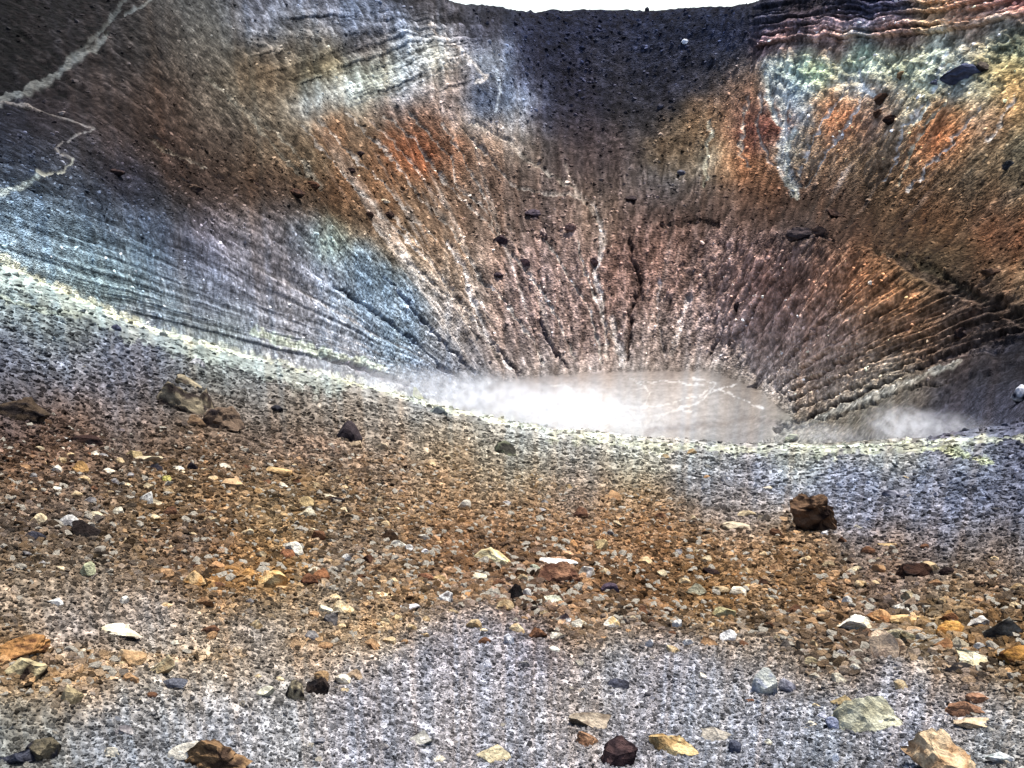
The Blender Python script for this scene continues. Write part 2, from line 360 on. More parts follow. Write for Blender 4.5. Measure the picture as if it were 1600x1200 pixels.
for pts, w, col, a in [
    ([(983,372),(986,400),(998,430),(1002,460),(985,490),(984,520),(980,560)], 5, (62,44,38), 0.8),
    ([(845,500),(855,530),(870,555),(885,572)], 4, (70,62,70), 0.8),
    ([(770,535),(790,558),(812,582)], 4, (66,58,66), 0.8),
    ([(1108,548),(1140,500),(1165,460),(1185,425)], 4, (72,56,48), 0.7),
    ([(1140,540),(1190,470),(1235,400)], 3, (72,54,46), 0.7),
    ([(1212,672),(1300,632),(1390,592),(1440,570)], 4.5, DK, 0.95),
    ([(1440,570),(1500,548),(1600,512)], 6, DK, 0.8),
    ([(1240,670),(1330,640),(1400,612),(1500,585)], 3, (60,52,44), 0.8),
    ([(1212,612),(1260,570),(1330,520),(1400,478)], 3, (62,46,38), 0.7),
    ([(1222,618),(1300,575),(1400,520),(1480,478)], 3, (62,46,38), 0.7),
    ([(1232,628),(1330,580),(1440,525),(1560,475)], 3, (60,44,38), 0.7),
    ([(1240,640),(1340,600),(1460,545),(1590,490)], 3, (56,44,38), 0.7),
    ([(1200,600),(1240,550),(1300,490),(1340,440)], 3, (70,50,40), 0.6),
    ([(1245,372),(1275,362),(1300,372)], 8, (45,38,38), 0.8),
    ([(1390,395),(1440,425),(1500,455),(1600,500)], 16, (58,48,40), 0.7),
    ([(1370,385),(1420,400),(1470,425),(1540,470)], 9, (60,56,42), 0.6),
    ([(1040,352),(1090,340),(1120,350)], 9, (66,52,46), 0.7),
    ([(500,555),(580,580),(640,600)], 7, (105,95,100), 0.7),
    ([(690,575),(720,592),(745,600)], 8, (72,78,100), 0.8),
    ([(520,445),(580,480),(640,530),(700,580)], 3, (80,92,110), 0.7),
    ([(600,430),(650,490),(700,545),(750,590)], 3, (78,90,112), 0.7),
    ([(1560,545),(1600,535),(1700,520)], 22, (42,42,50), 0.8),  # shade of the right shoulder, painted dark
    ([(1440,640),(1500,600),(1600,570)], 16, (62,60,66), 0.6),  # lower part of the shoulder's painted shade
]:
    stroke(pts, w * 0.8, col, a, dis=-0.9, wob=5)
# strip of grey debris in the gully at the right foot
stroke([(1222,676),(1300,642),(1380,612),(1445,585),(1500,565)], 9, (150,146,134), 0.9, wob=3, w2=5)
# sulphur crust along the lip
SUL = (226, 234, 186)
stroke([(-60,405),(0,428),(120,478),(240,528),(400,572),(520,606)], 24, (172,184,176), 0.4, wob=12, rag=0.8)
stroke([(-60,385),(0,408),(60,436),(120,462),(180,490),(240,514)], 7, (216,220,192), 0.9, wob=8)
stroke([(240,514),(300,533),(380,552),(450,570),(520,588),(600,608)], 7, (208,210,188), 0.8, wob=9)
stroke([(600,608),(700,640),(850,672),(950,684)], 8, (214,218,200), 0.8, wob=6)
stroke([(-60,455),(0,470),(60,488),(130,492)], 5, (175,186,168), 0.5, wob=7)
stroke([(400,520),(460,540),(540,560),(600,575)], 8, (192,202,176), 0.7, wob=8)
stroke([(860,682),(1000,698),(1150,706),(1300,706),(1420,700),(1530,692),(1640,678)], 8, (192,196,170), 0.5, wob=12, rag=1.3)
stroke([(1220,697),(1330,696),(1450,692),(1530,684)], 2, (215,220,200), 1.0, wob=3)
stroke([(1440,700),(1500,708),(1548,722)], 6, (196,202,160), 0.7, wob=6)
# trails
stroke([(-60,178),(0,156),(60,126),(110,98),(150,78),(170,62)], 11, (126,131,129), 0.75, path=True, wob=5, w2=5, rag=0.6)
stroke([(110,92),(150,62),(172,40),(190,12),(220,-30)], 5, (98,102,100), 0.8, path=True, wob=4, rag=0.25)
stroke([(195,30),(235,2)], 3, (120,124,122), 0.9, path=True, wob=3)
stroke([(-20,158),(30,163),(75,175),(115,188),(148,201)], 2.2, (150,144,140), 0.85, path=True, wob=2, rag=0.3)
stroke([(148,201),(120,214),(98,224),(86,236),(92,246),(112,250)], 2, (148,146,144), 0.85, path=True, wob=2, rag=0.3)
stroke([(112,250),(110,262),(98,276),(72,278),(56,270)], 2, (180,184,172), 0.9, path=True, wob=2, rag=0.3)
stroke([(56,278),(30,296),(0,305),(-40,318)], 6, (172,188,186), 0.8, wob=4)
stroke([(165,530),(150,548),(132,568),(90,574),(50,572)], 4, (150,156,172), 0.8, path=True, wob=3)
# pale ridge and strata edges on the nose
stroke([(668,40),(720,80),(760,120),(745,130)], 4, (215,205,195), 0.9, wob=3)
for k in range(7):
    stroke([(548 + 5*k, 165 - 9*k), (620 + 6*k, 140 - 9.5*k), (735 + 3*k - 12*k, 96 - 7*k)], 1.8, (92,98,100), 0.7, dis=-0.08, wob=3)
stroke([(775,110),(782,140),(776,175)], 2.5, (175,190,205), 0.8, wob=2)
# bright salt lines on the crater floor
for pts in ([(860,600),(930,612),(980,640),(1010,668)], [(880,650),(950,640),(1040,632),(1110,612),(1150,600)], [(900,630),(960,660),(1000,664),(1060,640)],
            [(1000,600),(1060,595),(1130,610),(1190,640)], [(930,672),(1000,652),(1080,640)], [(1080,590),(1120,600),(1100,625),(1060,640)], [(980,590),(1020,612),(1000,640)]):
    stroke(pts, 1.6, (240,238,234), 0.7, wob=4, rag=1.2)
stroke([(1010,672),(1100,665),(1170,655),(1220,662)], 7, (150,143,138), 0.8, wob=4)
# rubble-stained patches of the near ground
for pts, w, col in [
    ([(330,905),(370,900),(440,915)], 18, (196,148,88)), ([(600,935),(690,940),(760,930)], 12, (190,150,105)),
    ([(455,1005),(540,985),(620,975)], 12, (192,158,116)), ([(60,1060),(130,1055),(200,1045)], 14, (190,156,112)),
    ([(120,1020),(260,1030),(380,1022)], 10, (182,152,112)), ([(1380,970),(1480,965)], 8, (188,150,96)),
    ([(560,725),(620,715),(690,740)], 12, (182,150,118)), ([(480,690),(530,700)], 10, (168,140,118)),
]:
    stroke(pts, w, col, 0.55, wob=9, rag=0.9)

# ------------------------------------------------------------------ fine relief and mottling on the mesh
pxm = (GD / F * 1.6).astype(np.float64)          # metres per rendered pixel
fr = np.zeros_like(GD); mott = np.zeros_like(GD)
for k in range(0, 11):
    wlen = 0.02 * 2 ** k
    wt = sstep(1.6, 3.2, wlen / pxm)
    if k <= 8: wt = wt * (1 - sstep(40, 90, wlen / pxm) * 0.6)
    amp = np.where(wlen / pxm < 14, 0.16, 0.07) * wlen
    amp = np.where(GK < 1.3, np.where(wlen > 0.5, 0.012 * wlen * np.minimum(1, GD / 15), amp), np.where(wlen > 6, 0.04 * wlen, amp))
    if wlen > 3: amp = np.where(GK < 1.3, 0, amp)
    sel = wt > 0
    if not sel.any(): continue
    n = np.zeros_like(GD)
    n[sel] = vnoise3(GX[sel] / wlen + 31 * k, GY[sel] / wlen - 13 * k, GZ[sel] / wlen, 100 + k)
    fr += wt * amp * (np.sign(n) * np.abs(n) ** 1.3)
    n2 = np.zeros_like(GD)
    n2[sel] = vnoise3(GX[sel] / wlen * 0.9 - 7 * k, GY[sel] / wlen * 0.9 + 5 * k, GZ[sel] / wlen * 0.9, 200 + k)
    mott += wt * n2 * np.where(wlen / pxm < 12, 1.0, 0.35)
mott /= max(mott.std(), 1e-6)
spk = np.zeros_like(GD)
for k in range(0, 11):
    wlen = 0.02 * 2 ** k * 0.8
    q_ = wlen / pxm
    wt = sstep(0.9, 2.0, q_) * (1 - sstep(3.5, 7, q_))
    sel = wt > 0.01
    if sel.any(): spk[sel] += wt[sel] * vnoise3(GX[sel] / wlen + 3 * k, GY[sel] / wlen, GZ[sel] / wlen, 300 + k)
spk /= spk.std()

# radial gullies round the crater floor
lipgap = lip_py - PY
GPX = np.clip(PXc, -250, 1850); GPY = np.minimum(PYc, 620)
hh = np.maximum(604 - GPY, 8.0); xo = GPX - 965; xa_ = np.abs(xo)
inner_ = 205 + 0.6 * hh
s_in = xa_ / inner_; s_out = 1 + (xa_ - inner_) / (1.8 * hh + 30)
sa = np.where(s_in <= 1, s_in, s_out); th = np.sign(xo) * sa
TT = 0.6 * np.minimum(sa, 1) + 1.8 * np.maximum(sa - 1, 0)
ow = sstep(0.92, 1.15, sa)
rr = inner_ * (1 - ow) + (1.8 * hh + 30) / np.sqrt(1 + TT ** 2) * ow
ll = hh * np.sqrt(1 + TT ** 2)
AL = np.log(hh + 230) / 0.6
wig = 0.02 * fbm(GX / 50, GY / 50, 31, 3) + 0.003 * fbm(GX / 6, GY / 6, 32, 2)
def ridged(freq, seed, rl):
    return 1 - 2 * np.abs(vnoise((th + wig) * freq, AL * 1.3 / rl, seed))
stk = np.zeros_like(GD); mstk = np.zeros_like(GD)
for k in range(3, 12):
    fq = 2.0 ** k; q_ = rr / fq / 1.6
    for lo1, lo2, hi1, hi2, arr, el, sd in ((0.8, 1.5, 2.6, 5.0, stk, 3.4, 600), (2.5, 4.5, 9.0, 16.0, mstk, 8.0, 640)):
        wt = sstep(lo1, lo2, q_) * (1 - sstep(hi1, hi2, q_))
        sel = (wt > 0.01) & (GK > 1.5) & (GK < 7.2)
        if sel.any(): arr[sel] += wt[sel] * vnoise((th[sel] + wig[sel]) * fq + 5 * k, AL[sel] * fq / el, sd + k)
stk = np.sign(stk) * np.abs(stk) ** 1.25
stk /= stk[(GK > 2) & (GK < 7)].std(); mstk /= mstk[(GK > 2) & (GK < 7)].std()
g1 = ridged(7, 41, 3.0); g2 = ridged(17, 42, 2.2); g3 = ridged(38, 43, 1.5); g4 = ridged(85, 44, 0.8)
farw = sstep(1.6, 2.4, GK) * (1 - sstep(6.7, 7.0, GK))
onfloor = sstep(1.9, 2.05, GK) * (1 - sstep(2.94, 3.0, GK)) * (1 - sstep(1195, 1250, PXc + 0.9 * (PYc - 660) + 26 * fbm(PXc / 22, PYc / 9, 33, 4))) * sstep(640, 720, PXc)
pit = sstep(2.95, 3.15, GK) * (1 - sstep(3.9, 4.15, GK))
upper = sstep(4.9, 5.2, GK) * (1 - sstep(6.3, 7.0, GK))
def blob(bx, by, sx, sy): return np.exp(-((PXc - bx) / sx) ** 2 - ((PYc - by) / sy) ** 2)
bowl = sstep(0.25, 0.6, blob(960, 110, 230, 150))
leftup = sstep(0.2, 0.5, blob(150, 150, 260, 170))
gam = np.clip(0.0 + pit * 1.0 + upper * 0.9 + farw * 0.25, 0, 1) * (1 - 0.85 * bowl) * (1 - 0.6 * leftup) * farw * (1 - onfloor)
bluew = blob(300, 400, 330, 130)
gam = gam * (1 - 0.7 * bluew) * sstep(2, 30, lipgap) * np.clip(0.7 + 0.7 * fbm(GX / 35, GY / 35, 34, 2), 0.15, 1.2)
gpx = GD / F
gully = gam * gpx * (0.35 + 0.65 * sstep(10, 120, hh)) * (5.5 * (g1 - 0.2) + 3.6 * (g2 - 0.2) + 2.2 * (g3 - 0.2) + 1.0 * (g4 - 0.2))

# strata: ledges running along the cliffs
CLB = np.interp(PXc, [1170, 1230, 1290, 1400, 1500, 1600], [82, 74, 66, 62, 52, 28]) + 5 * fbm(PXc / 22, PYc / 60, 36, 3)
nose = sstep(0.3, 0.6, blob(590, 75, 240, 85)) * (1 - bowl)
cliff = sstep(0, 1, (PXc - 1170 + 10 * fbm(PXc / 12, PYc / 8, 35, 3)) / 26) * (1 - sstep(-4, 4, PYc - CLB))
cliff = cliff * far
green = sstep(0, 1, (PXc - 1190) / 25) * sstep(-6, 6, PYc - CLB) * (1 - sstep(120, 175, PYc + 12 * fbm(PXc / 30, PYc / 30, 77, 2)))
bc = PYc - CLB + 6 * fbm(PXc / 70, PYc / 40, 61, 3)
lay = 0.55 * vnoise(bc / 5.0, PXc / 110, 62) + 0.45 * vnoise(bc / 2.2, PXc / 60, 63)
bn = PYc + (PXc - 600) * 0.33 * sstep(45, 80, PYc) + 4 * fbm(PXc / 60, PYc / 40, 64, 3)
layn = 0.6 * vnoise(bn / 6.0, PXc / 120, 65) + 0.4 * vnoise(bn / 2.8, PXc / 60, 66)
strat = (cliff * (1.8 * sstep(-0.2, 0.25, lay) + 1.6 * lay) + nose * far * (0.9 * layn + 0.5 * sstep(-0.1, 0.2, layn)))
lump = green * 1.8 * fbm(PXc / 14, PYc / 9, 67, 3)

tb = sstep(1.25, 2.2, GK)
big = (0.05 * np.minimum(GD / 6, 3) * fbm(GX / 2.2, GY / 2.2, 51, 3) + 0.16 * sstep(10, 35, GD) * fbm(GX / 9, GY / 9, 52, 3)) * (1 - tb) \
    + 1.3 * fbm(GX / 28, GY / 28, 53, 4) * (1 - onfloor) * tb
big = big * np.minimum(1, GD / 2.0)
fwarp_x = fbm(PX / 14, PY / 10, 71, 3); fwarp_y = fbm(PX / 14 + 9, PY / 10, 72, 3)
fx = PXc + 3 * fwarp_x; fy = PYc + 3 * fwarp_y
ffx, ffy = fx - X0, fy - Y0
F_al = bilin(fal, ffx, ffy); F_col = bilin(fcol, ffx, ffy); F_dis = bilin(fdis, ffx, ffy); F_path = bilin(fpath, ffx, ffy)
inside = (np.abs(AZ)[None, :] < DEG(45))
F_al = F_al * inside; F_dis = F_dis * inside * (GD / 250) * 1.6; F_path = F_path * inside

rough = np.where(far, np.where(onfloor > 0.5, 0.12, 0.95), 1.0) * (1 - 0.7 * F_path)
streakw = farw * (1 - onfloor) * (1 - 0.7 * bowl) * sstep(0, 12, lipgap) * (1 - 0.25 * ow)
H = fr * rough * (1 - 0.55 * streakw) + streakw * gpx * (0.75 * stk + 1.1 * mstk) + gully + big * (1 - 0.5 * F_path) + F_dis
# base normals
def normals(X, Y, Zz):
    P = np.stack([X, Y, Zz], -1)
    du = np.gradient(P, axis=1); dv = np.gradient(P, axis=0)
    n = np.cross(du, dv); n /= np.maximum(np.linalg.norm(n, axis=-1, keepdims=True), 1e-12)
    n[n[..., 2] < 0] *= -1
    return n
N0 = normals(GX, GY, GZ)
ND = N0.copy(); ND[..., 2] *= 0.75
lat = strat + lump
VX = GX + N0[..., 0] * (H * 0.6 + lat); VY = GY + N0[..., 1] * (H * 0.6 + lat); VZ = GZ + N0[..., 2] * (H + 0.3 * lat)

# ------------------------------------------------------------------ base colours at the vertices
wx = 11 * fbm(PXc / 30, PYc / 16, 81, 4); wy = 7 * fbm(PXc / 30, PYc / 16, 82, 4)
rad_warp = gam * 10 * (g3 + 0.6 * g2)
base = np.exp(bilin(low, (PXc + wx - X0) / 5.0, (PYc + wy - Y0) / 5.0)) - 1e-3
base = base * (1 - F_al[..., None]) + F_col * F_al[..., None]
# light runnels / dark rills along the gullies
lightreg = np.clip(blob(690, 330, 200, 190) + 0.7 * blob(880, 480, 150, 110) + 0.9 * blob(1380, 200, 200, 100) + 0.5 * blob(430, 200, 140, 120) + 0.8 * blob(580, 500, 150, 90), 0, 1)
darkreg = np.clip(blob(1330, 510, 220, 110) + 0.5 * blob(620, 520, 160, 100) + 0.3 * blob(1080, 450, 120, 110), 0, 1)
s_l = sstep(0.55, 0.95, -g3 * 0.5 - g2 * 0.5 + 0.35 * fbm(GX / 9, GY / 9, 91, 2) + 0.35)
s_d = sstep(0.3, 0.8, -g3 * 0.5 - g4 * 0.5 + 0.3 * fbm(GX / 9, GY / 9, 92, 2) + 0.1)
farm = (far & (GK < 7)).astype(float)
pale = lin((190, 178, 165))
a = (0.36 * s_l * lightreg * farm)[..., None]
base = base * (1 - a) + pale * a
base *= (1 - 0.45 * s_d * darkreg * farm)[..., None]
# strata tints
tint = 1 + 0.9 * cliff * np.sign(lay) * np.abs(lay) ** 0.6 + 0.7 * nose * far * np.sign(layn) * np.abs(layn) ** 0.7 + 0.35 * green * fbm(PXc / 10, PYc / 7, 68, 3)
base *= np.clip(tint, 0.25, 2.0)[..., None]
# stone-by-stone mottling
mc = np.where(far, np.where(onfloor > 0.5, 0.05, 0.16), 0.24) * (1 - 0.5 * F_path)
base *= np.exp(np.clip(mott, -2.2, 2.2) * mc * (1 - 0.6 * streakw))[..., None]
sc_ = np.where(far, np.where(onfloor > 0.5, 0.07, 0.34), 0.22) * (1 - 0.6 * F_path)
base *= np.exp(np.clip(spk, -2, 2.4) * sc_ * (1 - (0.7 - 0.45 * ow) * streakw) + streakw * (1 - F_path) * (0.33 * np.clip(stk, -2.2, 2.6) + 0.10 * mstk))[..., None]
hue = vnoise(GX / (pxm * 5), GY / (pxm * 5), 95) * 0.07
base[..., 0] *= 1 + hue; base[..., 2] *= 1 - hue
lum = base.mean(axis=-1, keepdims=True)
SATUR = np.where(far, 0.84, 0.95)[..., None]
base = np.maximum(lum + (base - lum) * SATUR, 0.004)
# photograph's brightness -> reflectance, through the light that the smooth slope receives
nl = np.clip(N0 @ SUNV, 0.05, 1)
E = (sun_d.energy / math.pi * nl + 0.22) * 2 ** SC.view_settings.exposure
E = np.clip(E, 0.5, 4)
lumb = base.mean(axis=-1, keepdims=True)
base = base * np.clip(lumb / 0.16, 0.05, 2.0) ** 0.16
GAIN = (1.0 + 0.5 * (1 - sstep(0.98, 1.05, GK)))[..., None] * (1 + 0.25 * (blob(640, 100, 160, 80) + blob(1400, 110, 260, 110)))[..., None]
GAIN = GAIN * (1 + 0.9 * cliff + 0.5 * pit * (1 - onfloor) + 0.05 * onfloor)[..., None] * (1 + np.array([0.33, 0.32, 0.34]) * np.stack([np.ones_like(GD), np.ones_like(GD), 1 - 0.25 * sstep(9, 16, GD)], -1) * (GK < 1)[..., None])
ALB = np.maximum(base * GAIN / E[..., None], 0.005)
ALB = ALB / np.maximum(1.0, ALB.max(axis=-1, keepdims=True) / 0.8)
# ------------------------------------------------------------------ materials
def new_mat(name):
    m = bpy.data.materials.new(name); m.use_nodes = True
    nt = m.node_tree; b = nt.nodes["Principled BSDF"]
    b.inputs["Roughness"].default_value = 0.95
    b.inputs["Specular IOR Level"].default_value = 0.02
    return m, nt, b

def ground_mat(name, s1, s2, bump_d, contrast=0.5, fine=None):
    m, nt, b = new_mat(name)
    N, L = nt.nodes.new, nt.links.new
    at = N("ShaderNodeAttribute"); at.attribute_name = "Col"
    tc = N("ShaderNodeTexCoord")
    n1 = N("ShaderNodeTexNoise"); n1.inputs["Scale"].default_value = s1; n1.inputs["Detail"].default_value = 6; n1.inputs["Roughness"].default_value = 0.7
    n2 = N("ShaderNodeTexVoronoi"); n2.inputs["Scale"].default_value = s2
    L(tc.outputs["Object"], n1.inputs["Vector"]); L(tc.outputs["Object"], n2.inputs["Vector"])
    nfac, vdist = n1.outputs["Fac"], n2.outputs["Distance"]
    if fine:
        la = N("ShaderNodeAttribute"); la.attribute_name = "Lod"
        sc = N("ShaderNodeVectorMath"); sc.operation = 'SCALE'; sc.inputs["Scale"].default_value = fine; L(tc.outputs["Object"], sc.inputs[0])
        n3_ = N("ShaderNodeTexNoise"); n3_.inputs["Scale"].default_value = s1; n3_.inputs["Detail"].default_value = 5; n3_.inputs["Roughness"].default_value = 0.7
        n4_ = N("ShaderNodeTexVoronoi"); n4_.inputs["Scale"].default_value = s2
        L(sc.outputs[0], n3_.inputs["Vector"]); L(sc.outputs[0], n4_.inputs["Vector"])
        x1 = N("ShaderNodeMix"); L(la.outputs["Fac"], x1.inputs[0]); L(n3_.outputs["Fac"], x1.inputs[2]); L(nfac, x1.inputs[3]); nfac = x1.outputs[0]
        x2 = N("ShaderNodeMix"); L(la.outputs["Fac"], x2.inputs[0]); L(n4_.outputs["Distance"], x2.inputs[2]); L(vdist, x2.inputs[3]); vdist = x2.outputs[0]
    mr = N("ShaderNodeMapRange"); mr.inputs["From Min"].default_value = 0.3; mr.inputs["From Max"].default_value = 0.7
    mr.inputs["To Min"].default_value = 1 - contrast; mr.inputs["To Max"].default_value = 1 + contrast
    L(nfac, mr.inputs["Value"])
    sep = N("ShaderNodeSeparateColor"); L(n2.outputs["Color"], sep.inputs[0])
    mr2 = N("ShaderNodeMapRange"); mr2.inputs["To Min"].default_value = 1 - contrast * 0.6; mr2.inputs["To Max"].default_value = 1 + contrast * 0.6
    L(sep.outputs[0], mr2.inputs["Value"])
    mu = N("ShaderNodeMath"); mu.operation = 'MULTIPLY'; L(mr.outputs[0], mu.inputs[0]); L(mr2.outputs[0], mu.inputs[1])
    vm = N("ShaderNodeVectorMath"); vm.operation = 'SCALE'
    L(at.outputs["Color"], vm.inputs[0]); L(mu.outputs[0], vm.inputs["Scale"])
    L(vm.outputs[0], b.inputs["Base Color"])
    ad = N("ShaderNodeMath"); ad.operation = 'SUBTRACT'; L(nfac, ad.inputs[0]); L(vdist, ad.inputs[1])
    bp = N("ShaderNodeBump"); bp.inputs["Strength"].default_value = 0.9; bp.inputs["Distance"].default_value = bump_d
    L(ad.outputs[0], bp.inputs["Height"]); L(bp.outputs[0], b.inputs["Normal"])
    return m

M_near = ground_mat("cinder_ground", 22, 45, 0.03, 0.35)
M_far = ground_mat("crater_slope", 0.8, 1.1, 0.5, 0.5, fine=4.5)
M_cliff = ground_mat("layered_rock", 0.5, 1.0, 0.8, 0.5)
M_floor = ground_mat("crater_mud", 0.5, 0.9, 0.06, 0.1)
M_path = ground_mat("trail_dust", 0.8, 1.5, 0.3, 0.25)

def rock_mat(name, attr_type, freq, two=0.35):
    m, nt, b = new_mat(name)
    N, L = nt.nodes.new, nt.links.new
    at = N("ShaderNodeAttribute"); at.attribute_name = "Col"; at.attribute_type = attr_type
    tc = N("ShaderNodeTexCoord")
    n1 = N("ShaderNodeTexNoise"); n1.inputs["Scale"].default_value = freq; n1.inputs["Detail"].default_value = 8; n1.inputs["Roughness"].default_value = 0.68
    n2 = N("ShaderNodeTexNoise"); n2.inputs["Scale"].default_value = freq * 9; n2.inputs["Detail"].default_value = 4
    L(tc.outputs["Object"], n1.inputs["Vector"]); L(tc.outputs["Object"], n2.inputs["Vector"])
    mr = N("ShaderNodeMapRange"); mr.inputs["From Min"].default_value = 0.32; mr.inputs["From Max"].default_value = 0.68
    mr.inputs["To Min"].default_value = 1 - two; mr.inputs["To Max"].default_value = 1 + two
    L(n1.outputs["Fac"], mr.inputs["Value"])
    mr2 = N("ShaderNodeMapRange"); mr2.inputs["From Min"].default_value = 0.35; mr2.inputs["From Max"].default_value = 0.65
    mr2.inputs["To Min"].default_value = 0.75; mr2.inputs["To Max"].default_value = 1.2
    L(n2.outputs["Fac"], mr2.inputs["Value"])
    mu = N("ShaderNodeMath"); mu.operation = 'MULTIPLY'; L(mr.outputs[0], mu.inputs[0]); L(mr2.outputs[0], mu.inputs[1])
    vm = N("ShaderNodeVectorMath"); vm.operation = 'SCALE'
    L(at.outputs["Color"], vm.inputs[0]); L(mu.outputs[0], vm.inputs["Scale"]); L(vm.outputs[0], b.inputs["Base Color"])
    ad = N("ShaderNodeMath"); ad.operation = 'ADD'; L(n1.outputs["Fac"], ad.inputs[0])
    m3 = N("ShaderNodeMath"); m3.operation = 'MULTIPLY'; m3.inputs[1].default_value = 0.25; L(n2.outputs["Fac"], m3.inputs[0]); L(m3.outputs[0], ad.inputs[1])
    bp = N("ShaderNodeBump"); bp.inputs["Strength"].default_value = 0.8; bp.inputs["Distance"].default_value = 0.35 / freq
    L(ad.outputs[0], bp.inputs["Height"]); L(bp.outputs[0], b.inputs["Normal"])
    return m
M_stone = rock_mat("weathered_stone", 'GEOMETRY', 9.0)
M_boulder_far = rock_mat("dark_block", 'GEOMETRY', 0.7)
M_grain = rock_mat("loose_stone", 'INSTANCER', 1.6)

# ------------------------------------------------------------------ the terrain sheet, split into the pieces of the setting
idx = np.arange(NR * NA).reshape(NR, NA)
nxt = np.roll(idx, -1, axis=1)
q = np.stack([idx[:-1], nxt[:-1], nxt[1:], idx[1:]], -1)       # NR-1, NA, 4
fk = GK[:-1]
mask_path = (F_path[:-1] > 0.5) & (np.abs(AZ)[None, :] < DEG(45))
mask_near = fk < 1
mask_floor = (onfloor[:-1] > 0.5)
mask_cliff = (cliff[:-1] > 0.5) & (fk > 5) & (fk < 7) & (np.abs(AZ)[None, :] < DEG(45))
mask_flank = fk >= 7
V = np.stack([VX, VY, VZ], -1).reshape(-1, 3).astype(np.float32)
C4 = np.concatenate([ALB, np.ones(ALB.shape[:2] + (1,))], -1).reshape(-1, 4).astype(np.float32)

LODV = sstep(110, 260, GD).astype(np.float32).ravel()
def sheet(name, mask, mat, kind='structure'):
    f = q[mask]
    if len(f) == 0: return None
    used, inv = np.unique(f.ravel(), return_inverse=True)
    f = inv.reshape(-1, 4)
    me = bpy.data.meshes.new(name)
    me.vertices.add(len(used)); me.vertices.foreach_set("co", V[used].ravel())
    me.loops.add(f.size); me.loops.foreach_set("vertex_index", f.ravel().astype(np.int32))
    me.polygons.add(len(f)); me.polygons.foreach_set("loop_start", (np.arange(len(f)) * 4).astype(np.int32))
    me.update(calc_edges=True)
    me.polygons.foreach_set("use_smooth", np.ones(len(f), bool))
    ca = me.color_attributes.new("Col", 'FLOAT_COLOR', 'POINT'); ca.data.foreach_set("color", C4[used].ravel())
    la = me.attributes.new("Lod", 'FLOAT', 'POINT'); la.data.foreach_set("value", LODV[used])
    me.materials.append(mat)
    o = bpy.data.objects.new(name, me); SC.collection.objects.link(o)
    o["kind"] = kind
    return o
sheet("ground", mask_near & ~mask_path, M_near)
sheet("crater_floor", mask_floor, M_floor)
sheet("footpath", mask_path & ~mask_floor, M_path)
sheet("layered_cliff", mask_cliff & ~mask_path, M_cliff)
sheet("volcano_flank", mask_flank, M_far)
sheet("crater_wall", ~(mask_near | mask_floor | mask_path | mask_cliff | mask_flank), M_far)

# ------------------------------------------------------------------ where a sight line meets the ground
PXv, PYv = project(VX, VY, VZ)
TEb = (GZ - EYE) / GD
def hit(px, py, min_row=0, max_row=None):
    """first terrain point on the bearing and dip of (px, py): row, col, xyz, distance"""
    a, te = pix_dir(px, py)
    c = int(np.clip(np.searchsorted(AZ, float(a)), 1, NA - 1))
    col = TEb[:, c]
    r = np.nonzero((col >= float(te)) & (np.arange(NR) >= min_row))[0]
    r = int(r[0]) if len(r) else NR - 8
    r = max(r, 1)
    t0, t1 = col[r - 1], col[r]
    t = 0.0 if abs(t1 - t0) < 1e-9 else float(np.clip((float(te) - t0) / (t1 - t0), 0, 1))
    p = np.array([VX[r-1, c] * (1-t) + VX[r, c] * t, VY[r-1, c] * (1-t) + VY[r, c] * t, VZ[r-1, c] * (1-t) + VZ[r, c] * t])
    return r, c, p, math.sqrt(p[0] ** 2 + p[1] ** 2 + (p[2] - EYE) ** 2)

# ------------------------------------------------------------------ stones
_ico = {}
def ico(sub):
    if sub not in _ico:
        bm = bmesh.new(); bmesh.ops.create_icosphere(bm, subdivisions=sub, radius=1.0)
        _ico[sub] = (np.array([v.co[:] for v in bm.verts]), [tuple(v.index for v in f.verts) for f in bm.faces]); bm.free()
    return _ico[sub]
def n3(p, f, seed):
    return (vnoise(p[:, 0] * f + 3.1 * p[:, 2] * f, p[:, 1] * f, seed) + vnoise(p[:, 1] * f + 5, p[:, 2] * f - 2.3 * p[:, 0] * f, seed + 9)) * 0.5
def rock_verts(seed, sub, cuts=9, rough=0.08):
    r = np.random.default_rng(seed)
    v, f = ico(sub); v = v.copy()
    for _ in range(cuts):
        n = r.normal(size=3); n /= np.linalg.norm(n)
        o = r.uniform(0.32, 0.8)
        d = v @ n
        v -= np.outer(np.maximum(0, d - o), n)
    ln = np.linalg.norm(v, axis=1, keepdims=True); dr = v / np.maximum(ln, 1e-6)
    dsp = rough * n3(dr, 2.2, seed % 997) + rough * 0.55 * n3(dr, 5.0, seed % 991 + 3) + (rough * 0.35 * n3(dr, 11.0, seed % 983 + 5) if sub > 2 else 0)
    v = v + dr * dsp[:, None] if np.ndim(dsp) else v
    lo_, hi_ = v.min(axis=0), v.max(axis=0)
    return (v - (lo_ + hi_) / 2) / ((hi_ - lo_) / 2), f

